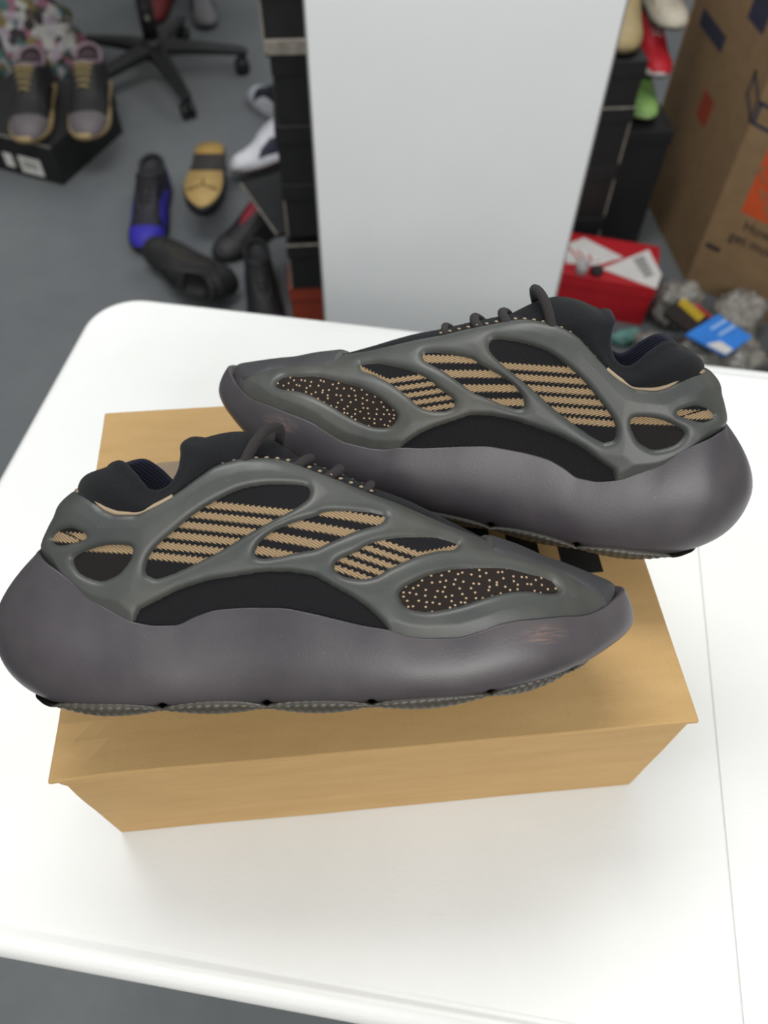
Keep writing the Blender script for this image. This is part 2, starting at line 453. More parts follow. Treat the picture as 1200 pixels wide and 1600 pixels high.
for (a, b, y0, y1) in ((0.238, 0.259, 0.118, 0.235), (0.270, 0.289, 0.105, 0.205), (0.302, 0.3265, 0.0985, 0.175)):
    prism('printed_stripe', [(a, y0), (b, y0), (b, y1), (a, y1)], BH - 0.001, BH + 0.0009, M_INK, sb)
g = rounded(0.0385, 0.072, 0.165, 0.2105, 0.004, (1, 1, 1, 1), 4)
prism('printed_patch', g, BH - 0.001, BH + 0.0009, M_GINK, sb)
bm = bmesh.new()   # torn corner flap at the right end
for (pts) in ([(BW - 0.001, 0.004, 0.085), (BW + 0.006, 0.012, 0.07), (BW + 0.004, 0.02, 0.03), (BW - 0.001, 0.012, 0.008)],
              [(BW - 0.001, 0.03, 0.075), (BW + 0.009, 0.036, 0.06), (BW + 0.006, 0.045, 0.02), (BW - 0.001, 0.04, 0.004)]):
    a = [bm.verts.new(p) for p in pts]; b = [bm.verts.new((p[0], p[1] + 0.0025, p[2])) for p in pts]
    bm.faces.new(a); bm.faces.new(b[::-1])
    for i in range(4): bm.faces.new((a[i], b[i], b[(i + 1) % 4], a[(i + 1) % 4]))
link('torn_flap', bm_mesh(bm, 'torn_flap'), M_CARD, sb)

# ------------------------------------------------------------------ sculpted sneakers (all numbers in mm: X heel to toe, Y lateral, Z up)
SOLE_OUT = [(0, 0), (3, 14), (10, 25), (22, 34), (40, 39.5), (80, 41), (125, 41.5), (165, 46), (205, 50), (240, 50.5), (270, 46), (295, 36), (313, 22), (324, 9),
            (327, 0), (325, -10), (316, -25), (298, -40), (270, -50), (235, -53.5), (200, -52), (165, -48), (125, -46), (80, -45), (40, -42), (22, -34), (10, -25), (3, -14)]
zmt_o = fn([0, 12, 25, 40, 52, 60, 69, 79, 90, 98, 108, 118, 134, 147, 160, 173, 186, 198, 207, 217, 228, 241, 251, 262, 279, 295, 308, 318, 327],
           [80, 79.5, 78, 73, 65, 58, 53, 48, 46, 46, 50, 53, 54, 54, 52, 49, 46, 44, 41, 40, 40, 43, 46, 47, 47, 46, 47.5, 50.5, 53])
zmt_u = fn([26, 38, 44, 52, 60, 69, 79, 90, 98, 108, 118, 134, 147, 160, 173, 186, 198, 207, 217, 228, 241, 251, 262, 279, 295, 317],
           [80, 79, 72, 65, 58, 53, 48, 46, 46, 50, 53, 54, 54, 52, 49, 46, 44, 41, 40, 40, 43, 46, 47, 47, 46, 47])
NOTCH = [37, 90, 139, 189, 246, 290]
_zb = fn([0, 40, 60, 150, 206, 242, 274, 293, 310, 327], [9, 6.5, 5, 6, 8.5, 11.5, 16, 20, 24, 27])
def notch_o(x):
    z = 0 * x
    for n in NOTCH[1:]: z = z + 2.6 * np.exp(-((x - n) / 2.2) ** 2)
    return z
it_o = fn([0, 10, 25, 40, 60, 80, 130, 250, 300, 327], [25, 22, 13, 7, 4, 2.2, 2.2, 2.5, 3.5, 4.5])
ib_o = fn([0, 20, 40, 80, 200, 290, 327], [30, 20, 13, 11, 11, 14, 20])
fm_o = fn([0, 60, 100, 200, 327], [0.46, 0.48, 0.5, 0.5, 0.45])
def outline(pts, n):
    P = spline(pts, n * 4, True)
    s = np.r_[0, np.cumsum(np.linalg.norm(np.diff(np.vstack([P, P[:1]]), axis=0), axis=1))]
    q = np.linspace(0, s[-1], n, endpoint=False); PP = np.vstack([P, P[:1]])
    O = np.stack([np.interp(q, s, PP[:, 0]), np.interp(q, s, PP[:, 1])], 1)
    t = np.roll(O, -2, 0) - np.roll(O, 2, 0); t /= np.linalg.norm(t, axis=1)[:, None]
    N = np.stack([t[:, 1], -t[:, 0]], 1)
    if np.sum(N[:, 0] * (O[:, 0] - 160) + N[:, 1] * O[:, 1]) < 0: N = -N
    return O, N
def sole_mesh(name, sx, out, zt, zb, it, ib, fm, n=420, rows=34, power_top=1.7, nb=2.3, notch=None):
    O, N = outline(out, n); x = O[:, 0]
    T, B, I, J, Fm = zt(x), zb(x), it(x), ib(x), fm(x)
    V = []
    NO = notch(x) if notch is not None else 0 * x
    L = O[:, 0].max()
    for k in (0.0, 0.45, 0.8):      # underside
        e = O - N * (J + 1)[:, None]; cx = np.clip(e[:, 0], 45, L - 55)
        V.append(np.stack([cx + (e[:, 0] - cx) * k, e[:, 1] * k, B + NO], 1))
    for f in (1 - np.cos(np.linspace(0, np.pi, rows))) / 2:
        q = np.clip(1 - f / Fm, 0, 1); ins = J * (1 - (1 - q ** nb) ** (1 / nb))
        q2 = np.clip((f - Fm) / (1 - Fm), 0, 1); ins = np.where(f > Fm, I * q2 ** power_top, ins)
        V.append(np.stack([x - N[:, 0] * ins, O[:, 1] - N[:, 1] * ins, B + (T - B) * f + NO * math.exp(-(f / 0.07) ** 2)], 1))
    for di, dz in ((0.8, 0.35), (1.8, 0.1), (3, -1.5), (9, -5)):
        ins = I + di; V.append(np.stack([x - N[:, 0] * ins, O[:, 1] - N[:, 1] * ins, T + dz], 1))
    V = np.array(V); nr = len(V)
    return np_mesh(name, V.reshape(-1, 3), grid_faces(nr, n, True), sx, weld=0.02)
def outsole_mesh(name, sx):
    n = 640; O, N = outline(SOLE_OUT, n); x = O[:, 0]; J = ib_o(x); B = _zb(x)
    lens = np.zeros(n)
    ed = NOTCH + [330]
    for a, b in zip(ed, ed[1:]):
        t = (x - a) / (b - a); lens = np.where((t > 0) & (t < 1), np.sin(np.pi * np.clip(t, 0, 1)) ** 0.55, lens)
    lens *= np.where(x > 300, 0.5, 1.0)
    rid = np.abs((x / 4.2) % 1 - 0.5) * 2
    V = []
    for k in (0.0, 0.5, 0.85):
        e = O - N * (J + 6)[:, None]; cx = np.clip(e[:, 0], 45, 270)
        V.append(np.stack([cx + (e[:, 0] - cx) * k, e[:, 1] * k, B - 3.5 * lens + 0 * x], 1))
    for ins, dz, rr in ((J + 3, -4.6, 0.5), (J - 2, -4.4, 1.0), (J - 6, -2.5, 1.3), (J - 8.0, 0.3, 1.2), (J - 8.4, 3.0, 0.5), (J - 4, 5.0, 0)):
        i2 = ins + rr * rid * (lens > 0.2); z = B + np.where(dz < 0, dz * lens, dz * lens)
        V.append(np.stack([x - N[:, 0] * i2, O[:, 1] - N[:, 1] * i2, z], 1))
    V = np.array(V)
    return np_mesh(name, V.reshape(-1, 3), grid_faces(len(V), n, True), sx, weld=0.02)

WIN = {
 1: [(36, 85), (40, 89.5), (48, 91.5), (56, 89), (56.5, 86.5), (50, 84.5), (42, 83)],
 2: [(50, 76), (52, 79), (59, 82), (67, 84), (74, 84), (79, 83), (79, 79), (76, 74), (72, 70), (65, 67), (59, 68), (53, 71)],
 3: [(85, 71), (86, 77), (90, 83), (98, 90), (108, 98), (118, 104), (129, 109), (140, 111), (152, 111), (160, 110), (162, 107), (160, 103), (152, 98), (142, 93), (131, 87), (121, 81), (111, 76), (100, 71), (91, 68), (87, 69)],
 4: [(136, 79), (138, 84), (144, 89), (153, 93), (164, 96), (169, 98), (179, 98), (190, 97), (197, 95), (197, 93), (194, 91), (185, 89), (174, 85), (165, 81), (160, 80), (154, 79), (144, 77), (138, 77)],
 5: [(173, 72), (175, 76), (182, 79), (190, 83), (200, 85), (211, 85), (222, 84), (231, 81), (233, 80), (230, 78), (222, 78), (211, 76), (200, 72), (192, 68), (184, 67), (176, 69)],
 6: [(203, 59), (204, 62), (209, 65), (217, 68), (228, 70), (240, 70), (255, 69), (266, 66), (276, 63), (280, 60), (280, 57), (274, 57), (264, 59), (253, 59), (242, 57), (231, 54), (220, 52), (213, 52), (206, 54)],
 7: [(80, 50), (82, 54), (90, 58), (100, 63), (113, 67), (126, 69), (140, 71), (153, 71), (164, 69), (171, 65), (182, 59), (189, 54), (195, 48), (198, 44), (198, 30), (140, 30), (80, 35), (78, 45)],
}
PATCH = [(262, 84), (251, 77.5), (249.5, 75), (254, 73), (265, 70), (276, 66), (287, 61), (295, 56), (303, 51), (304.5, 47), (303, 30), (345, 30), (345, 75), (300, 90)]
HX = fn([66, 78, 86, 92, 99, 108], [26, 28, 31, 34, 37, 45])
ZTOP = fn([44, 54, 60, 66, 73, 81, 89, 97, 105, 112, 120, 127, 133, 141, 149, 156, 166, 174, 193, 206, 220, 234, 247, 256, 272, 286, 304, 321],
          [108, 107, 104, 100, 98, 98, 101, 105, 110, 115, 120, 122, 123, 123, 122, 120, 116, 113, 105, 100, 94, 87.5, 82, 78.5, 73, 67, 60, 53])
YB = fn([26, 60, 80, 125, 165, 205, 240, 270, 320], [34, 35, 37, 38, 42, 46, 46.5, 45, 43])
GAP = fn([44, 60, 90, 130, 166, 200, 235, 256, 262], [28, 30, 31, 25, 18, 12, 5, 0.0, 0.0])
PEX = fn([30, 100, 180, 260], [1.7, 1.7, 1.9, 2.1])
def upper_grid(na=380, nb=80, side=1):
    A = (0.5 - 0.5 * np.cos(np.linspace(0, np.pi, na)))[None, :]
    b = np.sin(np.linspace(0, np.pi / 2, nb)) * 0.5 + np.linspace(0, 1, nb) * 0.5; b = b[:, None]
    xb = 26 + A * 291; xt = 44 + A * 277
    zbot = zmt_u(xb) - 8; ztop = ZTOP(xt)
    Z = zbot + (ztop - zbot) * b
    hx = HX(66 + (108 - 66) * b); rx = 312 + 2 * b
    X = hx + (rx - hx) * A
    dh = np.clip((X - hx) / 36, 0, 1); Eh = np.sqrt(1 - (1 - dh) ** 2)
    dt = np.clip((rx - X) / 82, 0, 1); Et = (1 - (1 - dt) ** 2.3) ** (1 / 2.3)
    p = PEX(X); g = GAP(xt) + 0 * X
    f = np.clip(1 - b ** p, 0, 1) ** (1 / p)
    Y = Eh * Et * (g + (YB(X) - g) * f)
    P = np.stack([X, side * Y, Z], -1)
    da = np.gradient(P, axis=1); db = np.gradient(P, axis=0)
    n = np.cross(da, db); n[..., :] *= -1 if side > 0 else 1
    n /= np.linalg.norm(n, axis=-1)[..., None] + 1e-9
    # outward check
    s = np.sign(np.sum(n * np.stack([0 * X, side * np.ones_like(X), 0 * X], -1)))
    n *= s if s != 0 else 1
    n[:, 0, 1] = 0; n[:, -1, 1] = 0
    m = (g[-1] < 0.01); n[-1, m, 1] = 0
    n /= np.linalg.norm(n, axis=-1)[..., None] + 1e-9
    dtop = (1 - b) * np.maximum(np.abs(ztop - zbot), 20) + 0 * X
    return P, n, g, dtop
def shoe_meshes(sx):
    GR = [upper_grid(side=s) for s in (1, -1)]
    nb, na = GR[0][0].shape[:2]
    X, Z = GR[0][0][..., 0], GR[0][0][..., 2]
    SM = {k: spline(v, len(v) * 4, True) for k, v in WIN.items()}
    SM[7] = np.array(WIN[7], float)
    D = {k: sdf(X, Z, v) for k, v in SM.items()}
    win = np.max(np.stack(list(D.values())), 0)     # >0 inside a window
    # ---- stripe pattern of the knit
    tanv = np.full(X.shape, -2.0)
    def stripes(ph, sp, hw, k0, k1):
        k = np.clip(np.round(ph), k0, k1); return hw - np.abs(ph - k) * sp
    s3 = stripes((101.5 - 0.12 * (X - 120.9) - Z) / 5.3, 5.3, 1.6, 0, 5)
    s4 = stripes((97.2 - 0.19 * (X - 172) - Z) / 7.6, 7.6, 1.9, 0, 3)
    s5 = stripes((83.3 - 0.35 * np.minimum(X - 195.6, 18) + 0.10 * np.maximum(X - 213.6, 0) - Z) / 4.6, 4.6, 1.25, 0, 4)
    s2 = Z - 80.6 + 0.05 * (X - 65)
    s1 = 2.3 - np.abs(Z - 87.0 - 0.0 * X); s1 = np.where(np.abs(Z - 87.2 + 0.35 * (X - 50)) < 0.45, -1, s1)
    for k, s in ((1, s1), (2, s2), (3, s3), (4, s4), (5, s5)): tanv = np.where(D[k] > -3, s, tanv)
    dotm = np.where(D[6] > -3, 1.0, 0.0); brown = np.where((D[2] > -3), 0.6, 0)
    dotm = np.maximum(dotm, np.where((D[2] > -3), 0.39, 0))
    kn = [g[0] for g in GR]
    V = np.concatenate([k.reshape(-1, 3) for k in kn]); F = np.concatenate([grid_faces(nb, na), grid_faces(nb, na, off=nb * na)[:, ::-1]])
    knit = np_mesh('knit_upper', V, F, sx, 0.01, dict(tanv=np.tile(tanv.ravel(), 2), dotm=np.tile(dotm.ravel(), 2)))
    # ---- rubber cage, dipping under the knit inside every window
    Vs, Fs = [], []; cage_off = None
    for i, (P, n, g, dtop) in enumerate(GR):
        d = -win
        d = np.where(g > 0.05, np.minimum(d, dtop * 1.0 + 0.0), d)
        Rr = 3.6; H = 2.5
        e = np.clip(d, 0, Rr) / Rr
        off = np.where(d > 0, H * np.sqrt(1 - (1 - e) ** 2), np.maximum(d * 1.3, -1.6))
        off = off + 0.5 * np.clip((d - 3.6) / 6, 0, 1)
        top = dtop < 0.01
        off = np.where(top & (g > 0.05), -0.8, off)
        dz = P[..., 2] - zmt_u(P[..., 0]); dz = dz + 5.0 * np.clip((72 - P[..., 0]) / 25, 0, 1); off = np.minimum(off, np.interp(dz, [-6, -4.5, -1.5, 0, 7, 9], [-3.0, -2.0, 0.9, 1.3, 3.0, 9.0]))
        cage_off = off
        Vs.append((P + n * off[..., None]).reshape(-1, 3))
        dm = d[:-1, :-1]; keep = np.maximum(np.maximum(d[:-1, :-1], d[1:, :-1]), np.maximum(d[:-1, 1:], d[1:, 1:])) > -2.2
        f = grid_faces(nb, na, keep=keep, off=i * nb * na); Fs.append(f if i == 0 else f[:, ::-1])
    cage = np_mesh('cage', np.concatenate(Vs), np.concatenate(Fs), sx, 0.01)
    # ---- toe patch
    pd = sdf(X, Z, PATCH); Vs, Fs = [], []
    for i, (P, n, g, dtop) in enumerate(GR):
        e = np.clip(pd / 1.4, 0, 1); o2 = cage_off + np.where(pd > 0, 1.0 * np.sqrt(1 - (1 - e) ** 2), pd * 0.8)
        Vs.append((P + n * o2[..., None]).reshape(-1, 3))
        keep = np.maximum(np.maximum(pd[:-1, :-1], pd[1:, :-1]), np.maximum(pd[:-1, 1:], pd[1:, 1:])) > -1.0
        f = grid_faces(nb, na, keep=keep, off=i * nb * na); Fs.append(f if i == 0 else f[:, ::-1])
    patch = np_mesh('toe_patch', np.concatenate(Vs), np.concatenate(Fs), sx, 0.01)
    # ---- throat panel between the two eyestays
    xs = np.linspace(126, 262, 70); ys = np.linspace(-1, 1, 21)
    gx = GAP(xs); V = np.array([[(x, t * (gg + 0.4), ZTOP(x) - 1.0 + 3.0 * (1 - t * t) * min(1, gg / 10)) for t in ys] for x, gg in zip(xs, gx)])
    throat = np_mesh('tongue', V.reshape(-1, 3), grid_faces(70, 21), sx)
    # ---- padded collar and its lining
    K = [  # rim P, base Q, outward O, bulge
     ((58, 0, 117), (42, 0, 102), (-.8, 0, .4), 4), ((62, 14, 120), (46, 17, 103), (-.6, .5, .4), 4.5), ((69, 23, 120.5), (56, 26, 101), (-.3, .9, .2), 5),
     ((77, 28, 115), (67, 29, 96), (0, 1, .1), 5), ((86, 30, 107), (78, 31, 94), (0, 1, 0), 3), ((95, 29, 108.5), (90, 31, 97), (0, 1, 0), 2),
     ((101, 27, 116), (103, 29, 106), (0, 1, 0), 1.5), ((103, 25, 124), (119, 26.5, 116), (.1, 1, .2), 2), ((103, 21, 130), (134, 25, 120), (.2, .8, .5), 4),
     ((106, 11, 133), (150, 17, 119), (.2, .3, .9), 7), ((107, 0, 133.5), (166, 0, 116), (.2, 0, 1), 8.5)]
    rows = [np.array([np.r_[k[0], k[1], k[2], k[3]] for k in K])]
    K = rows[0]; Km = K[1:-1][::-1].copy(); Km[:, [1, 4, 7]] *= -1
    C = spline(np.vstack([K, Km]), 168, True)
    Pm, Q, Od, Bg = C[:, :3], C[:, 3:6], C[:, 6:9], C[:, 9:10]
    Od = Od / np.linalg.norm(Od, axis=1)[:, None]
    Rws = [Q - Od * 3 + (Q - Pm) * 0.25]
    for t in np.linspace(0, 1, 16): Rws.append(Q + (Pm - Q) * t + Od * Bg * 1.15 * math.sin(math.pi * t ** 1.25) ** 1.2)
    inn = np.stack([84 - Pm[:, 0], -Pm[:, 1], 0 * Pm[:, 0]], 1); inn /= np.linalg.norm(inn, axis=1)[:, None]
    upv = (Pm - Q) / np.linalg.norm(Pm - Q, axis=1)[:, None]; upv[:, :2] *= 0.3
    th = 6.0
    for a in (25, 55, 90): Rws.append(Pm + inn * th / 2 * (1 - math.cos(R(a))) + upv * th / 2 * math.sin(R(a)))
    nc = len(C); V = np.array(Rws)
    collar = np_mesh('collar', V.reshape(-1, 3), grid_faces(len(Rws), nc, True), sx)
    R2 = []
    for a in (88, 120, 150, 180): R2.append(Pm + inn * th / 2 * (1 - math.cos(R(a))) + upv * th / 2 * math.sin(R(a)))
    last = R2[-1]
    for t in (0.15, 0.4, 0.7, 1.0):
        q = last.copy(); q[:, 2] = last[:, 2] * (1 - t) + 62 * t
        q[:, 0] = last[:, 0] + (last[:, 0] - 84) * 0.1 * t; R2.append(q)
    q = R2[-1].copy(); q[:, 0] = 84 + (q[:, 0] - 84) * 0.02; q[:, 1] *= 0.02; R2.append(q)
    lining = np_mesh('lining', np.array(R2).reshape(-1, 3), grid_faces(len(R2), nc, True), sx)
    return dict(knit_upper=(knit, M_KNIT), cage=(cage, M_CAGE), toe_patch=(patch, M_PATCH), tongue=(throat, M_COLLAR), collar=(collar, M_COLLAR), lining=(lining, M_LINING),
                midsole=(sole_mesh('midsole', sx, SOLE_OUT, zmt_o, _zb, it_o, ib_o, fm_o, notch=notch_o), M_MID), outsole=(outsole_mesh('outsole', sx), M_OUT))
def mm(sx, pts): return [(sx * x / 1000, y / 1000, z / 1000) for x, y, z in bend(pts)]
def sculpt_shoe(label, sx, O, X, Y, Z, b=(0, 0)):
    BEND[:] = b
    root = empty('sneaker'); setp(root, label, 'shoe', 'pair of dark grey sneakers on the shoe box')
    Mx = Matrix((Vector(X) * sx, Vector(Y), Vector(Z))).transposed().to_4x4(); Mx.translation = Vector(O); root.matrix_world = Mx
    obs = {}
    for k, (me, m) in shoe_meshes(sx).items():
        obs[k] = link(k, me, m, obs['cage'] if k == 'toe_patch' else root)
    def lace(pts, r=2.7):
        P = spline(mm(sx, pts), 28); bm = bmesh.new(); tube_bm(bm, P, r / 1000, 10)
        uv = bm.loops.layers.uv.new('side')
        for f in bm.faces:
            f.smooth = True
            for lp in f.loops: lp[uv].uv = (lp.vert.co.x * 10, lp.vert.co.z * 10)
        return link('lace', bm_mesh(bm, 'lace'), M_LACE, root)
    lace([(128, 27, 116), (131, 26, 122), (135, 23, 130), (140, 17, 136.5), (144, 8, 138.5), (145, -2, 137), (143, -14, 131), (138, -24, 120)])
    lace([(152, 23, 118), (155, 20, 119), (158, 12, 121.5), (160, 0, 122.5), (158, -12, 121.5), (154, -22, 117)])
    lace([(168, 18, 112), (171, 15, 114), (174, 8, 116), (175, 0, 117), (173, -9, 115.5), (169, -18, 112)])
    lace([(186, 15, 105), (189, 12, 107), (191, 0, 109), (189, -12, 107), (186, -15, 104)], 2.2)
    bm = bmesh.new()     # tan stitches along the eyestay edge
    for s in (1, -1):
        for x in np.arange(106, 196, 5.0):
            y = float(GAP(x)); z = float(ZTOP(x)) + 0.7; z = float(bend(np.array([[x, y, z]]))[0, 2])
            r = bmesh.ops.create_icosphere(bm, subdivisions=1, radius=1.0)
            for v in r['verts']: v.co = Vector((sx * (x + v.co.x * 1.3), s * (y + 0.3 + v.co.y * 0.7), z + v.co.z * 0.7)) / 1000
    st = link('stitching', bm_mesh(bm, 'stitching'), M_STITCH, obs['cage'], True); st['kind'] = 'stuff'
    pts = [(x, float(GAP(x)) * math.sqrt(max(0, 1 - (1 - min(1, (x - 43) / 36)) ** 2)) + 1.4, float(ZTOP(x)) + 0.7) for x in np.linspace(47, 98, 26)]
    bm = bmesh.new(); tube_bm(bm, mm(sx, pts), 0.0012, 8); link('tan_trim', bm_mesh(bm, 'tan_trim'), M_STITCH, root, True)
    return root
sculpt_shoe('dark grey sculpted sneaker at the front of the box, its tongue against the other sneaker', -1,
            (-0.01641347, 0.03236495, 0.90765359), (0.9976406, -0.06865301, 0.0), (-0.0441293, -0.64127102, 0.76604444), (0.05259126, 0.76423704, 0.64278761))
sculpt_shoe('dark grey sculpted sneaker lying behind the other, heel beyond the black printed stripes', 1,
            (0.3895382451311364, 0.08135433044036215, 0.8987141342708163), (-0.934463726025233, 0.3559044554395144, -0.010467250897023366), (-0.2971664458178482, -0.763372923529934, 0.5735450140148979), (0.1961368099644388, 0.539067526586108, 0.8191071685422545), (7, 8))
BEND[:] = (0, 0)

# ------------------------------------------------------------------ white board standing behind the table
wb = empty('white_board', (0.4065, 1.1, 0.0))
setp(wb, 'tall white laminated board standing upright on the floor behind the table', 'board')
M_BOARD = mat('white_laminate', srgb(244, 246, 247), 0.35, 0.02, 4)
M_EDGE = mat('board_edge', srgb(150, 150, 148), 0.5)
box('board_panel', (0, 0.009, 0.65), (0.476, 0.018, 1.30), M_BOARD, wb, bev=0.001)
for sx_ in (-1, 1): box('edge_band', (sx_ * 0.2395, 0.009, 0.65), (0.003, 0.0185, 1.30), M_EDGE, wb, bev=0.0006)

# ------------------------------------------------------------------ shoe boxes
M_BLK = mat('black_card', srgb(22, 22, 24), 0.55, 0.25, 18)
M_WORN = mat('worn_card_edge', srgb(140, 134, 124), 0.8, 0.35, 40)
M_ORG = mat('orange_card', srgb(150, 58, 34), 0.6, 0.1, 18)
M_RED = mat('red_card', srgb(176, 22, 34), 0.5, 0.08, 12)
M_WHITE = mat('white_print', srgb(214, 212, 208), 0.6, 0.05, 30)
M_DARKINK = mat('dark_print', srgb(44, 44, 48), 0.7)
def shoebox(label, x, y, z, w, d, h, rz=0, m=None, group=None, worn=(), lidh=0.035, cat='box'):
    """x,y = front left corner; worn: which edges are rubbed light ('front','left','cornerL','cornerR')"""
    m = m or M_BLK
    r = empty('shoe_box', (x, y, z), rz); setp(r, label, cat, group)
    box('box_body', (w / 2, d / 2, (h - 0.003) / 2), (w - 0.006, d - 0.006, h - 0.003), m, r, bev=0.0015)
    ld = box('box_lid', (w / 2, d / 2, h - lidh / 2), (w, d, lidh), m, r, bev=0.002)
    e = 0.0035
    if 'front' in worn: box('worn_edge', (w / 2, 0, h - lidh + 0.002 - h + lidh / 2 - 0.0), (w, e, e), M_WORN, ld, bev=0.0012).location = (0, -d / 2, -lidh / 2 + 0.002)
    if 'left' in worn: box('worn_edge', (0, 0, 0), (e, d, e), M_WORN, ld, bev=0.0012).location = (-w / 2, 0, lidh / 2 - 0.001)
    if 'top' in worn: box('worn_edge', (0, 0, 0), (w, e, e), M_WORN, ld, bev=0.0012).location = (0, -d / 2, lidh / 2 - 0.001)
    if 'cornerL' in worn: box('worn_edge', (0.003, 0.003, h / 2 - 0.01), (e, e, h - 0.03), M_WORN, r, bev=0.001)
    if 'cornerR' in worn: box('worn_edge', (w - 0.003, 0.003, h / 2 - 0.01), (e, e, h - 0.03), M_WORN, r, bev=0.001)
    return r
LS = 'shoe boxes stacked left behind the white board'
sx0 = 0.088
shoebox('orange shoe box on the floor at the foot of the black stack', sx0, 1.34, 0.0, 0.34, 0.26, 0.112, 0, M_ORG, LS)
shoebox('black shoe box with rubbed pale edges sitting directly on the orange box', sx0 + 0.005, 1.335, 0.112, 0.34, 0.26, 0.122, 0, None, LS, ('top', 'cornerL'))
shoebox('black shoe box turned askew in the stack so one corner sticks out', sx0 - 0.014, 1.362, 0.234, 0.30, 0.22, 0.012, R(22), None, LS, ('left',), 0.012)
shoebox('black shoe box resting on the askew box lid', sx0 + 0.008, 1.342, 0.246, 0.34, 0.26, 0.128, 0, None, LS, ('cornerL',))
shoebox('black shoe box in the stack beside the white sneaker', sx0 + 0.006, 1.34, 0.374, 0.34, 0.26, 0.125, 0, None, LS, ())
shoebox('black shoe box near the top of the stack, reddish worn corner', sx0 + 0.012, 1.342, 0.499, 0.34, 0.26, 0.128, 0, None, LS, ())
tbx = shoebox('topmost black shoe box with a broad pale strip along its lower edge', sx0 + 0.002, 1.335, 0.627, 0.34, 0.26, 0.13, 0, None, LS, ('cornerL',))
box('pale_strip', (0.17, -0.0005, 0.018), (0.334, 0.006, 0.026), M_WORN, tbx)
RS = 'black shoe boxes right behind the white board'
zz = 0.0
for i_, (h_, lb) in enumerate(((0.13, 'black shoe box on the floor behind the red box'), (0.14, 'black shoe box second up in the stack behind the red box'),
                             (0.14, 'black shoe box whose pale lid edge shows beside the white board'), (0.10, 'black shoe box under the beige shoe'))):
    shoebox(lb, 0.55, 1.53, zz, 0.345, 0.28, h_, 0, None, RS, ('top', 'cornerR') if i_ == 2 else (('cornerR',) if i_ < 2 else ()))
    zz += h_
shoebox('added black shoe box stood on its side under the lime green sneaker', 0.90, 1.57, 0, 0.125, 0.28, 0.33, 0, None, RS)  # added under the pile, widened so its black darkens the gap beside it

# red shoe box
def basis(o, ex, ey): return Matrix(((ex[0], ey[0], 0, o[0]), (ex[1], ey[1], 0, o[1]), (0, 0, 1, o[2]), (0, 0, 0, 1)))
a_ = math.atan2(-0.075, 0.206)
rb = shoebox('red shoe box with white print and a barcode label, on the floor behind the table', 0.712, 1.353, 0, 0.256, 0.165, 0.118, a_, M_RED, None, ())
inv = (Matrix.Translation((0.712, 1.353, 0)) @ Matrix.Rotation(a_, 4, 'Z')).inverted()
def flat(name, pts, z, m, parent, inv, th=0.0015):
    q = [inv @ Vector((x, y, 0)) for x, y in pts]
    return prism(name, [(v.x, v.y) for v in q], z, z + th, m, parent)
flat('white_print', [(0.775, 1.446), (0.828, 1.470), (0.905, 1.385), (0.829, 1.360), (0.760, 1.375)], 0.118, M_WHITE, rb, inv, 0.0008)
for k_ in range(4):
    t_ = k_ * 0.022
    flat('red_line', [(0.775 + t_, 1.440 - t_ * 0.9), (0.780 + t_, 1.441 - t_ * 0.9), (0.80 + t_ * 0.6, 1.376 - t_ * 0.05), (0.795 + t_ * 0.6, 1.375 - t_ * 0.05)], 0.1185, M_RED, rb, inv, 0.0008)
lb_ = flat('label', [(0.840, 1.345), (0.975, 1.408), (0.978, 1.312), (0.950, 1.262)], 0.119, M_WHITE, rb, inv)
for k_ in range(9):
    f_ = k_ / 9
    flat('barcode_bar', [(0.925 + 0.010 * f_, 1.372 - 0.075 * f_), (0.955 + 0.004 * f_, 1.384 - 0.075 * f_), (0.955 + 0.004 * f_, 1.380 - 0.075 * f_), (0.925 + 0.010 * f_, 1.368 - 0.075 * f_)], 0.1206, M_DARKINK, rb, inv, 0.0005)
kb = lathe('black_wheel', [(0.004, 0.0), (0.012, 0.0), (0.0145, 0.003), (0.0145, 0.013), (0.012, 0.016), (0.007, 0.016), (0.006, 0.013), (0.001, 0.013)], mat('black_rubber', srgb(26, 26, 28), 0.4), None, 28)
kb.location = (0.823, 1.33, 0.1185); setp(kb, 'small black rubber wheel lying on the red shoe box', 'wheel')
cp = lathe('plastic_cup', [(0.002, 0.0), (0.013, 0.0), (0.0155, 0.028), (0.0145, 0.028), (0.0125, 0.002), (0.001, 0.002)], mat('clear_plastic', (0.85, 0.85, 0.85, 1), 0.15, trans=0.6), None, 24)
cp.location = (0.787, 1.337, 0.1185); setp(cp, 'tiny clear plastic cup next to the black wheel', 'cup')

# ------------------------------------------------------------------ moving box (squeezed out of square)
C0 = Vector((1.115, 1.425, 0)); th_ = R(48); fd = Vector((math.cos(th_), -math.sin(th_), 0)); ldv = Vector((0.0, 1, 0))
mb = empty('moving_box', C0); setp(mb, 'large brown cardboard moving box with an orange square logo and dark print', 'box')
def wallpanel(name, p, q, h, t=0.005):
    n = (q - p).cross(Vector((0, 0, 1))).normalized()
    bm = bmesh.new(); vs = []
    for z in (0, h):
        for a in (p, q, q - n * t, p - n * t): vs.append(bm.verts.new((a.x, a.y, z)))
    for f in ((0, 1, 2, 3), (7, 6, 5, 4), (0, 1, 5, 4), (1, 2, 6, 5), (2, 3, 7, 6), (3, 0, 4, 7)): bm.faces.new([vs[i] for i in f])
    return link(name, bm_mesh(bm, name), M_CARD2, mb)
F1, L1 = fd * 0.44, ldv * 0.44; HB = 0.78
wallpanel('box_side', Vector((0, 0, 0)), F1, HB); wallpanel('box_side', L1, Vector((0, 0, 0)), HB)
wallpanel('box_side', F1, F1 + L1, HB); wallpanel('box_side', F1 + L1, L1, HB)
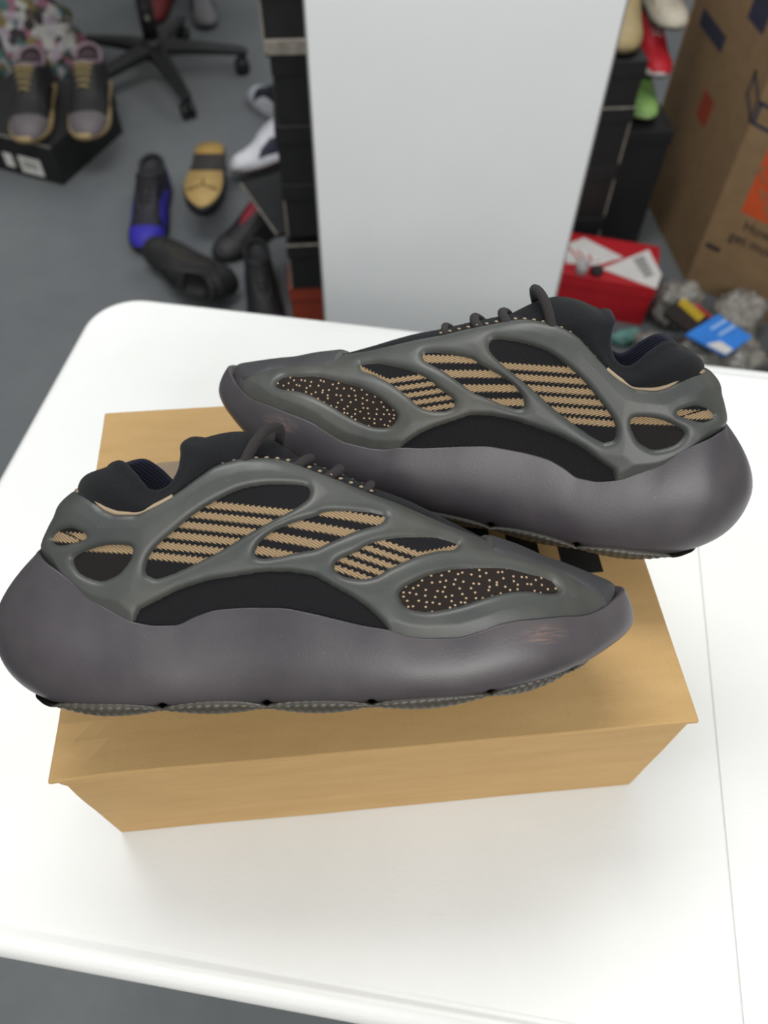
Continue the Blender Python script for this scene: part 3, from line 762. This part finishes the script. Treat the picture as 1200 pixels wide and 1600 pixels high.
bm = bmesh.new(); vs = [bm.verts.new((p.x, p.y, 0.004)) for p in (Vector((0, 0, 0)), F1, F1 + L1, L1)]; bm.faces.new(vs); link('box_bottom', bm_mesh(bm, 'box_bottom'), M_CARD2, mb)
M_OLOGO = mat('orange_print', srgb(196, 78, 34), 0.7, 0.08, 20); M_NAVY = mat('navy_print', srgb(44, 46, 66), 0.7, 0.1, 30); M_BTXT = mat('black_text', srgb(52, 44, 40), 0.8)
def onface(d, s, z, off=0.0008):
    n = d.cross(Vector((0, 0, 1))).normalized() if d is not ldv else Vector((-1, 0, 0))
    m = Matrix((d if d is not ldv else -ldv, Vector((0, 0, 1)), n)).transposed().to_4x4()
    m.translation = d * s + Vector((0, 0, z)) + n * off
    return m
def facepoly(name, d, pts, m, off=0.0004):
    n = d.cross(Vector((0, 0, 1))).normalized() if d is not ldv else Vector((-1, 0, 0))
    bm = bmesh.new(); A = [bm.verts.new(d * s + Vector((0, 0, z)) + n * off) for s, z in pts]; B = [bm.verts.new(v.co - n * (off + 0.0005)) for v in A]
    k = len(A); bm.faces.new(A); bm.faces.new(B[::-1])
    for i in range(k): bm.faces.new((A[i], A[(i + 1) % k], B[(i + 1) % k], B[i]))
    return link(name, bm_mesh(bm, name), m, mb)
def facetext(s_, size, d, s, z, m, rot=0, off=0.0012):
    o = link('lettering', text_mesh(s_, size), m, mb); o.matrix_parent_inverse = Matrix.Identity(4)
    o.matrix_local = onface(d, s, z, off) @ Matrix.Rotation(rot, 4, 'Z'); return o
facepoly('orange_square', fd, [(0.058, 0.233), (0.232, 0.233), (0.232, 0.407), (0.058, 0.407)], M_OLOGO)
for t_, ln in enumerate(('THE', 'HOME', 'DEPOT')):
    facetext(ln, 0.052, fd, 0.070 + 0.026 * t_, 0.305 - 0.034 * t_, M_CARD2, R(40))
facetext('How doers', 0.036, fd, 0.078, 0.196, M_BTXT); facetext('get more done.', 0.036, fd, 0.056, 0.160, M_BTXT)
def frame_print(d, pts, w):
    P = np.array(pts); c = P.mean(0)
    k = len(P)
    for i in range(k):
        a, b = P[i], P[(i + 1) % k]; t = (b - a) / np.linalg.norm(b - a); n = np.array([-t[1], t[0]]) * w
        facepoly('printed_outline', d, [a, b, b + n, a + n], M_NAVY)
frame_print(fd, [(0.002, 0.420), (0.14, 0.405), (0.14, 0.455), (0.002, 0.470)], 0.008)
frame_print(ldv, [(0.001, 0.42), (0.06, 0.455), (0.06, 0.505), (0.001, 0.47)], 0.008)
facepoly('printed_outline', ldv, [(0.23, 0.46), (0.38, 0.46), (0.38, 0.495), (0.23, 0.495)], M_NAVY)
facepoly('printed_emblem', ldv, [(0.085, 0.56), (0.17, 0.56), (0.17, 0.66), (0.085, 0.66)], M_NAVY)
facepoly('orange_square', ldv, [(0.18, 0.31), (0.245, 0.31), (0.245, 0.375), (0.18, 0.375)], mat('shaded_orange_print', srgb(150, 62, 40), 0.7, 0.1, 20))  # same orange print, colour darkened for the shaded side of the box
facepoly('printed_bar', fd, [(0.012, 0.115), (0.05, 0.115), (0.05, 0.128), (0.012, 0.128)], M_BTXT)

# ------------------------------------------------------------------ plastic bags, packet and card
from mathutils import noise as NZ
def blob(name, c, s, m, seed, amp=0.25, sub=5, freq=2.2, flatten=None):
    bm = bmesh.new(); bmesh.ops.create_icosphere(bm, subdivisions=sub, radius=1.0)
    for v in bm.verts:
        p = v.co.copy(); q = p * freq + Vector((seed, seed * 1.7, 0))
        d = 1 + amp * NZ.noise(q) + amp * 0.6 * abs(NZ.noise(q * 2.3)) + amp * 0.3 * NZ.noise(q * 5.1)
        v.co = Vector((p.x * s[0], p.y * s[1], p.z * s[2])) * d
    zmin = -s[2] * 0.8
    for v in bm.verts:
        if v.co.z < zmin: v.co.z = zmin
        v.co.z -= zmin
    o = link(name, bm_mesh(bm, name), m, None, True); o.location = c; return o
M_BAG = mat('crumpled_film', srgb(150, 146, 138), 0.22, 0.25, 25, 40, 0.5, 0.01, trans=0.25)
for c_, s_, sd, lb in (((1.165, 1.235, 0), (0.06, 0.055, 0.055), 3.1, 'crumpled clear plastic bag against the moving box'),
                       ((1.03, 1.29, 0), (0.055, 0.05, 0.055), 8.3, 'crumpled clear plastic bag beside the red shoe box'),
                       ((1.065, 1.09, 0), (0.09, 0.075, 0.060), 5.2, 'crumpled clear plastic bag under the blue card'),
                       ((1.27, 1.05, 0), (0.07, 0.09, 0.06), 1.2, 'crumpled clear plastic bag right of the blue card'),
                       ((0.915, 1.13, 0), (0.035, 0.05, 0.05), 9.7, 'crumpled clear plastic bag over the teal cloth')):
    setp(blob('plastic_bag', c_, s_, M_BAG, sd, 0.35, 5, 1.9), lb, 'bag', 'crumpled plastic bags behind the table')
def lying(name, pts, z, th, m, label=None, cat=None):
    c = Vector((sum(p[0] for p in pts) / len(pts), sum(p[1] for p in pts) / len(pts), z))
    r = empty(name, c); setp(r, label, cat)
    return r, (lambda nm, pp, z0, t, mm_: prism(nm, [(x - c.x, y - c.y) for x, y in pp], z0, z0 + t, mm_, r))
pk, add = lying('packet', [(0.942, 1.182), (0.99, 1.221), (1.043, 1.152), (0.987, 1.101)], 0.108, 0.012, None, 'black packet with yellow lettering and a red corner on the plastic bags', 'packet')
add('wrapper', [(0.942, 1.182), (0.99, 1.221), (1.043, 1.152), (0.987, 1.101)], 0, 0.012, mat('black_film', srgb(40, 38, 38), 0.35))
M_YEL = mat('yellow_print', srgb(196, 168, 40), 0.5); M_RP = mat('red_print', srgb(170, 34, 36), 0.5)
for k_ in range(6):
    a = np.array((0.984, 1.206)) + np.array((0.0275, -0.066)) * (k_ / 6); u = np.array((0.022, 0.018)); v = np.array((0.0035, -0.0085))
    add('yellow_letter', [tuple(a), tuple(a + u), tuple(a + u + v), tuple(a + v)], 0.012, 0.0012, M_YEL)
add('red_corner', [(1.020, 1.199), (1.028, 1.205), (1.046, 1.158), (1.040, 1.151)], 0.012, 0.0012, M_RP)
bc, add = lying('card', [(0.961, 1.091), (1.056, 1.149), (1.106, 1.071), (1.027, 1.019)], 0.128, 0.006, None, 'bright blue card with pale lettering on the plastic bags', 'card')
add('card_face', [(0.961, 1.091), (1.056, 1.149), (1.106, 1.071), (1.027, 1.019)], 0, 0.005, mat('blue_card', srgb(48, 128, 216), 0.4, 0.1, 20))
M_PALE = mat('pale_blue_print', srgb(150, 186, 228), 0.5)
for k_ in range(2):
    a = np.array((1.020, 1.105)) + np.array((0.012, -0.020)) * k_
    add('pale_lettering', [tuple(a), tuple(a + (0.045, 0.027)), tuple(a + (0.049, 0.020)), tuple(a + (0.004, -0.007))], 0.005, 0.001, M_PALE)
add('white_corner', [(0.995, 1.055), (1.030, 1.062), (1.048, 1.034), (1.027, 1.021)], 0.005, 0.001, M_WHITE)
tc_ = blob('teal_cloth', (0.895, 1.215, 0), (0.04, 0.018, 0.02), mat('teal_fabric', srgb(104, 150, 140), 0.8, 0.1, 40), 4.4, 0.3, 4); setp(tc_, 'folded pale teal cloth on the floor beside the red shoe box', 'cloth')

# ------------------------------------------------------------------ ordinary sneakers lying about
BL = 300.0
B_OUT = [(x * BL / 327, y * 0.92) for x, y in SOLE_OUT]
b_zt = fn([0, 60, 150, 240, 285, 300], [30, 28, 26, 24, 24, 26]); b_zb = fn([0, 30, 200, 260, 300], [4, 1, 1, 5, 13])
b_it = fn([0, 300], [2.5, 2.5]); b_ib = fn([0, 40, 250, 300], [7, 4, 4, 8]); b_fm = fn([0, 300], [0.55, 0.55])
B_TOP = fn([10, 30, 60, 85, 105, 125, 150, 180, 215, 250, 275, 294], [92, 86, 74, 80, 92, 96, 90, 76, 61, 52, 46, 30])
B_GAP = fn([10, 40, 90, 130, 160, 190, 205, 300], [26, 29, 27, 20, 15, 8, 0, 0]); B_YB = fn([0, 60, 110, 180, 220, 300], [33, 35, 36, 42, 43, 42])
B_SIDE = [(70, 30), (110, 58), (165, 64), (205, 45), (225, 25), (205, 18), (70, 18)]
B_TOE = [(228, 18), (232, 36), (244, 50), (258, 58), (310, 70), (320, 18)]
B_HEEL = [(-10, 18), (-10, 70), (30, 68), (52, 48), (60, 18)]
BM = {}
def basic_meshes():
    if BM: return BM
    na, nb = 90, 26; GR = []
    for side in (1, -1):
        A = (0.5 - 0.5 * np.cos(np.linspace(0, np.pi, na)))[None, :]; b = (np.sin(np.linspace(0, np.pi / 2, nb)) * 0.5 + np.linspace(0, 1, nb) * 0.5)[:, None]
        hx = 4 + 8 * b - 10 * np.sin(np.pi * b) * 0.4; rx = 296 - 4 * b; X = hx + (rx - hx) * A
        zb_ = 18.0; zt_ = B_TOP(10 + 284 * A); Z = zb_ + (zt_ - zb_) * b
        Eh = np.sqrt(1 - (1 - np.clip((X - hx) / 34, 0, 1)) ** 2); Et = (1 - (1 - np.clip((rx - X) / 75, 0, 1)) ** 2.3) ** (1 / 2.3)
        g = B_GAP(10 + 284 * A) + 0 * X; f = np.clip(1 - b ** 2, 0, 1) ** 0.5
        P = np.stack([X, side * Eh * Et * (g + (B_YB(X) - g) * f), Z], -1)
        n = np.cross(np.gradient(P, axis=1), np.gradient(P, axis=0)); n /= np.linalg.norm(n, axis=-1)[..., None] + 1e-9
        n *= np.sign(np.sum(n[..., 1] * side)); n[:, 0, 1] = 0; n[:, -1, 1] = 0; n[-1, g[-1] < 0.01, 1] = 0
        GR.append((P, n))
    V = np.concatenate([P.reshape(-1, 3) for P, n in GR]); F = np.concatenate([grid_faces(nb, na), grid_faces(nb, na, off=nb * na)[:, ::-1]])
    c = np.array([150, 0, 0])
    BM['upper'] = np_mesh('upper', V - c, F, 1, 0.01)
    X, Z = GR[0][0][..., 0], GR[0][0][..., 2]
    for nm, poly in (('side_panel', B_SIDE), ('toe_cap', B_TOE), ('heel_counter', B_HEEL)):
        d = sdf(X, Z, poly); off = np.where(d > 0, 1.6 * np.sqrt(1 - (1 - np.clip(d / 2.5, 0, 1)) ** 2), d * 0.6)
        keep = np.maximum(np.maximum(d[:-1, :-1], d[1:, :-1]), np.maximum(d[:-1, 1:], d[1:, 1:])) > -2
        V = np.concatenate([(P + n * off[..., None]).reshape(-1, 3) for P, n in GR])
        F = np.concatenate([grid_faces(nb, na, keep=keep), grid_faces(nb, na, keep=keep, off=nb * na)[:, ::-1]])
        BM[nm] = np_mesh(nm, V - c, F, 1, 0.01)
    O, N = outline(B_OUT, 120)
    me = sole_mesh('midsole', 1, B_OUT, b_zt, b_zb, b_it, b_ib, b_fm, 120, 12)
    me.transform(Matrix.Translation((-0.15, 0, 0))); BM['midsole'] = me
    def plate(nm, x0, x1):
        pts = [(x - N_[0] * 4, y - N_[1] * 4) for (x, y), N_ in zip(O, N) if x0 <= x <= x1]
        if x0 > 0 or x1 < 300:      # order along the outline already closed by the chord
            lat = sorted([p for p in pts if p[1] > 0]); med = sorted([p for p in pts if p[1] <= 0], reverse=True); pts = lat + med
        V = [(x - 150, y, float(b_zb(x)) + 1.5) for x, y in pts] + [(x - 150, y, float(b_zb(x)) - 2.5) for x, y in pts]
        k = len(pts); bm = bmesh.new(); vs = [bm.verts.new(Vector(v) / 1000) for v in V]
        bm.faces.new(vs[:k]); bm.faces.new(vs[k:][::-1])
        for i in range(k): bm.faces.new((vs[i], vs[(i + 1) % k], vs[k + (i + 1) % k], vs[k + i]))
        bmesh.ops.triangulate(bm, faces=[f for f in bm.faces if len(f.verts) > 4])
        return bm_mesh(bm, nm)
    BM['outsole'] = plate('outsole', -1, 400); BM['outsole_fore'] = plate('outsole_fore', 150, 400); BM['outsole_mid'] = plate('outsole_mid', 72, 149); BM['outsole_heel'] = plate('outsole_heel', -1, 71)
    # collar ring
    xs = np.r_[np.linspace(14, 112, 22)]
    lat = [(x, float(B_GAP(x)) * math.sqrt(max(0, 1 - (1 - min(1, (x - 10) / 34)) ** 2)), float(B_TOP(x)) + 1) for x in xs]
    ring = [(11, 0, 93)] + lat + [(118, 10, 100), (119, 0, 101), (118, -10, 100)] + [(x, -y, z) for x, y, z in lat[::-1]]
    bm = bmesh.new(); tube_bm(bm, [Vector((x - 150, y, z)) / 1000 for x, y, z in ring], 0.005, 8, True); BM['collar'] = bm_mesh(bm, 'collar')
    bm = bmesh.new(); vs = [bm.verts.new(Vector((x - 150, y * 0.95, z - 9)) / 1000) for x, y, z in ring]; c_ = bm.verts.new(Vector((62 - 150, 0, 40)) / 1000)
    for i in range(len(vs)): bm.faces.new((vs[i], vs[(i + 1) % len(vs)], c_))
    BM['lining'] = bm_mesh(bm, 'lining')
    xs = np.linspace(96, 206, 24); ys = np.linspace(-1, 1, 9)
    V = np.array([[(x - 150, t * (float(B_GAP(x)) + 0.5), float(B_TOP(x)) - 0.5 + 5 * (1 - t * t) * min(1, float(B_GAP(x)) / 8) + max(0, 118 - x) * 0.5) for t in ys] for x in xs])
    BM['tongue'] = np_mesh('tongue', V.reshape(-1, 3), grid_faces(24, 9), 1)
    for i, x in enumerate((128, 142, 156, 170, 184)):
        g = float(B_GAP(x)) + 2; z = float(B_TOP(x)) + 1
        bm = bmesh.new(); tube_bm(bm, [Vector((x - 150 + 3 * k, g * k, z + 6 * (1 - k * k) - 1)) / 1000 for k in np.linspace(-1, 1, 9)], 0.0026, 6); BM['lace%d' % i] = bm_mesh(bm, 'lace')
    for me in BM.values(): me.shade_smooth()
    return BM
def cm(r, g, b, rough=0.6): return mat('shoe_%d_%d_%d' % (r, g, b), srgb(r, g, b), rough, 0.12, 25)
def sneaker(label, group, loc, yaw, cols, pitch=0, roll=0, sole3=None, scale=1.0):
    B = basic_meshes(); root = empty('sneaker'); setp(root, label, 'shoe', group)
    root.matrix_world = Matrix.Translation(Vector(loc)) @ Matrix.Rotation(R(yaw), 4, 'Z') @ Matrix.Rotation(R(pitch), 4, 'Y') @ Matrix.Rotation(R(roll), 4, 'X') @ Matrix.Diagonal((scale, scale, scale, 1))
    d = dict(upper=(30, 30, 32), midsole=(40, 40, 42), outsole=(25, 25, 27), collar=None, lining=(24, 24, 28), tongue=None, side_panel=None, toe_cap=None, heel_counter=None, laces=None)
    d.update(cols)
    for k in ('collar', 'tongue', 'side_panel', 'toe_cap', 'heel_counter', 'laces'): d[k] = d[k] or d['upper']
    up_ = None
    for k in ('upper', 'midsole', 'collar', 'lining', 'tongue'):
        o = link(k, B[k], cm(*d[k]), root)
        if k == 'upper': up_ = o
    for k in ('side_panel', 'toe_cap', 'heel_counter'): link(k, B[k], cm(*d[k]), up_)
    if sole3:
        for k, c_ in zip(('outsole_fore', 'outsole_mid', 'outsole_heel'), sole3): link('outsole_piece', B[k], cm(*c_), root)
    else: link('outsole', B['outsole'], cm(*d['outsole']), root)
    for i in range(5): link('lace', B['lace%d' % i], cm(*d['laces']), root)
    return root
GF = 'sneakers scattered on the floor by the stack'
s1 = sneaker('black and royal blue sneaker standing on the floor away from the stack', GF, (-0.285, 1.80, 0.002), -93, dict(upper=(24, 23, 34), tongue=(18, 18, 22), collar=(26, 26, 30), toe_cap=(44, 34, 158), side_panel=(40, 30, 146), heel_counter=(32, 26, 96), midsole=(20, 20, 26), laces=(16, 16, 18)), scale=1.1)
sneaker('plain black sneaker lying on its side by the table edge', GF, (-0.155, 1.535, 0.045), 143, dict(upper=(30, 30, 31), midsole=(24, 24, 25), side_panel=(42, 38, 30)), roll=-72)
s3 = sneaker('upturned sneaker showing a tan and dark brown sole', GF, (-0.122, 1.825, 0.128), -92, dict(upper=(24, 24, 26), midsole=(22, 22, 24)), pitch=-4, roll=180, scale=1.12, sole3=((168, 140, 84), (52, 46, 46), (168, 136, 70)))
bm = bmesh.new()
for a_, l_ in ((90, 0.028), (212, 0.042), (328, 0.042)): 
    box_bm(bm, (l_ / 2, 0, 0), (l_, 0.005, 0.001), 0, 0, Matrix.Translation((0.07, 0, -0.0015)) @ Matrix.Rotation(R(a_ + 90), 4, 'Z'))
lg = link('sole_emblem', bm_mesh(bm, 'sole_emblem'), cm(96, 80, 52), s3)
sneaker('white sneaker with navy panels leaning by the box stack', GF, (0.06, 2.03, 0.03), 212, dict(upper=(206, 206, 212), side_panel=(30, 32, 52), midsole=(196, 196, 202), toe_cap=(214, 214, 218), collar=(180, 180, 190), tongue=(190, 190, 196), heel_counter=(196, 196, 200), laces=(210, 210, 214), outsole=(150, 110, 110)), roll=24)
sneaker('navy and white sneaker behind the white one', GF, (0.07, 2.33, 0.002), 125, dict(upper=(28, 30, 44), side_panel=(186, 186, 192), midsole=(150, 150, 156), heel_counter=(28, 28, 40), toe_cap=(170, 172, 178)))
sneaker('black sneaker with red laces beside the upturned sole', GF, (0.0, 1.70, 0.002), 224, dict(upper=(24, 23, 25), toe_cap=(44, 42, 44), tongue=(120, 18, 36), laces=(150, 22, 44), midsole=(20, 20, 22), collar=(60, 50, 40)))
sneaker('black sneaker with dark purple sole under the black stack', GF, (0.02, 1.42, 0.002), -84, dict(upper=(20, 20, 22), midsole=(54, 46, 76), toe_cap=(40, 36, 56), side_panel=(22, 22, 26)))

# ------------------------------------------------------------------ black box carrying a pair of sneakers
ang = R(-27)
ex = Vector((math.cos(ang), math.sin(ang), 0)); ey = Vector((-math.sin(ang), math.cos(ang), 0))
pb = Vector((-0.556, 1.985, 0)) - ex * 0.36
lb2 = shoebox('black shoe box with a white label carrying the black and gold sneakers', pb.x, pb.y, 0, 0.36, 0.32, 0.118, ang, None, None, ('top',))
box('label', (0.265, -0.001, 0.042), (0.075, 0.002, 0.05), M_WHITE, lb2, bev=0.0003); box('label', (0.19, -0.001, 0.044), (0.03, 0.002, 0.04), M_WHITE, lb2, bev=0.0003)
for k_ in range(2): box('label_line', (0.265, -0.0025, 0.05 - 0.012 * k_), (0.05, 0.0008, 0.004), M_DARKINK, lb2, bev=0)
BG_ = dict(upper=(26, 25, 26), toe_cap=(96, 90, 92), side_panel=(22, 22, 23), midsole=(176, 154, 110), outsole=(150, 130, 92), collar=(118, 100, 108), lining=(58, 40, 46), tongue=(28, 26, 28), laces=(150, 132, 82), heel_counter=(40, 34, 34))
for q, lb in (((-0.455, 2.16), 'black sneaker with gold laces and tan sole on the labelled box, next to the chair'), ((-0.615, 2.155), 'black sneaker with gold laces and tan sole on the labelled box, farther from the chair')):
    sneaker(lb, 'pair of black and gold sneakers', (q[0], q[1], 0.122), -88, BG_, scale=1.2)
pg = blob('patterned_bag', (-0.71, 2.555, 0), (0.17, 0.09, 0.15), m_graffiti(), 2.2, 0.28, 5, 1.7); setp(pg, 'crumpled bag with a busy multicoloured print behind the pair of sneakers', 'bag')
bx_ = empty('cardboard_box', (-0.98, 2.72, 0), R(10)); setp(bx_, 'plain brown cardboard box behind the multicoloured bag', 'box')
M_CD3 = mat('dull_cardboard', srgb(104, 82, 56), 0.8, 0.1, 10)
box('box_body', (0, 0.2, 0.12), (0.34, 0.3, 0.24), M_CD3, bx_); box('box_flap', (0.0, 0.02, 0.245), (0.34, 0.08, 0.004), M_CD3, bx_)
sneaker('dark red sneaker on the floor behind the chair', 'sneakers behind the chair', (-0.36, 3.12, 0.002), -100, dict(upper=(110, 20, 24), midsole=(60, 20, 22), laces=(40, 12, 14)))
sneaker('grey and black sneaker on the floor behind the chair', 'sneakers behind the chair', (-0.20, 3.08, 0.002), -80, dict(upper=(110, 108, 110), midsole=(90, 88, 88), side_panel=(36, 36, 38)))

# ------------------------------------------------------------------ office chair
ch = empty('office_chair', (-0.323, 2.593, 0)); setp(ch, 'black swivel office chair on a five-spoke base with castors', 'chair')
M_CH = mat('chair_plastic', srgb(24, 24, 26), 0.5, 0.1, 20); M_CF = mat('chair_fabric', srgb(28, 28, 31), 0.9, 0.15, 60)
lathe('hub', [(0.01, 0.07), (0.034, 0.07), (0.038, 0.08), (0.036, 0.12), (0.028, 0.135), (0.005, 0.135)], M_CH, ch)
lathe('gas_column', [(0.005, 0.13), (0.025, 0.13), (0.025, 0.26), (0.015, 0.262), (0.015, 0.40), (0.005, 0.40)], M_CH, ch)
lathe('release_cap', [(0.001, 0.0), (0.008, 0.0), (0.009, 0.004), (0.004, 0.008), (0.001, 0.008)], M_WORN, ch, 16, Matrix.Translation((0.005, -0.026, 0.20)) @ Matrix.Rotation(R(90), 4, 'X'))
for k_ in range(5):
    a = R(-67 + 72 * k_); u = Vector((math.cos(a), math.sin(a), 0)); w = Vector((-u.y, u.x, 0)); bm = bmesh.new(); rings = []
    for t_, hw, zc, hh in ((0.02, 0.030, 0.100, 0.020), (0.10, 0.026, 0.096, 0.018), (0.20, 0.021, 0.084, 0.014), (0.285, 0.018, 0.072, 0.011), (0.300, 0.012, 0.070, 0.008)):
        rings.append([bm.verts.new(u * t_ + w * (hw * cx) + Vector((0, 0, zc + hh * cz))) for cx, cz in ((-1, -0.7), (-1, 0.4), (-0.5, 1), (0.5, 1), (1, 0.4), (1, -0.7))])
    for A, B_ in zip(rings, rings[1:]):
        for i in range(6): bm.faces.new((A[i], A[(i + 1) % 6], B_[(i + 1) % 6], B_[i]))
    bm.faces.new(rings[0][::-1]); bm.faces.new(rings[-1])
    lgk = link('spoke', bm_mesh(bm, 'spoke'), M_CH, ch)
    cst = lathe('castor', [(0.004, 0.030), (0.012, 0.030), (0.014, 0.045), (0.010, 0.064), (0.004, 0.064)], M_CH, ch, 14, Matrix.Translation(u * 0.283))
    for s_ in (-1, 1):
        lathe('wheel', [(0.004, -0.008), (0.022, -0.008), (0.025, -0.004), (0.025, 0.004), (0.022, 0.008), (0.004, 0.008)], M_CH, cst, 20,
              Matrix.Translation(u * 0.276 + w * (0.013 * s_) + Vector((0, 0, 0.025))) @ Matrix.Rotation(a, 4, 'Z') @ Matrix.Rotation(R(90), 4, 'X'))
bm = bmesh.new(); box_bm(bm, (0, 0, 0.455), (0.46, 0.46, 0.08), 0, 0.035); link('seat', bm_mesh(bm, 'seat'), M_CF, ch, True)
box('seat_plate', (0, 0, 0.405), (0.22, 0.18, 0.02), M_CH, ch)
bm = bmesh.new(); box_bm(bm, (0, 0.24, 0.78), (0.44, 0.06, 0.50), 0, 0.025); link('backrest', bm_mesh(bm, 'backrest'), M_CF, ch, True)
tube('back_bracket', [(0, 0.05, 0.40), (0, 0.22, 0.41), (0, 0.29, 0.47), (0, 0.285, 0.62)], 0.014, M_CH, ch, 10, 14)

# ------------------------------------------------------------------ coloured shoes piled behind the board
GP = 'shoes piled between the stack and the moving box'
sneaker('beige suede sneaker on top of the black stack', GP, (0.862, 1.68, 0.512), -100, dict(upper=(150, 132, 92), midsole=(142, 126, 92), toe_cap=(156, 138, 98), laces=(140, 122, 84), tongue=(136, 118, 82), outsole=(110, 96, 70)))
sneaker('dark navy sneaker on the black stack behind the beige one', GP, (0.66, 1.69, 0.512), -95, dict(upper=(30, 34, 50), midsole=(120, 120, 126), laces=(150, 150, 158)))
sneaker('lime green sneaker at the bottom of the pile', GP, (0.966, 1.715, 0.333), -92, dict(upper=(120, 160, 88), toe_cap=(140, 180, 104), side_panel=(44, 66, 36), midsole=(150, 176, 120), laces=(60, 84, 48)), scale=0.8)
sneaker('red sneaker lying on the lime green one', GP, (0.972, 1.73, 0.424), -90, dict(upper=(170, 18, 34), toe_cap=(178, 22, 38), midsole=(180, 178, 176), side_panel=(160, 16, 30), laces=(190, 180, 180)), pitch=1, scale=0.8)
sneaker('off-white sneaker lying on the red one', GP, (0.982, 1.75, 0.516), -88, dict(upper=(182, 174, 158), toe_cap=(190, 182, 166), midsole=(176, 170, 156), laces=(180, 172, 158)), pitch=1, scale=0.8)
sneaker('white sneaker at the top of the pile', GP, (0.986, 1.78, 0.608), -86, dict(upper=(196, 192, 182), toe_cap=(200, 196, 188), midsole=(190, 186, 176), laces=(196, 192, 184)), pitch=1, scale=0.8)
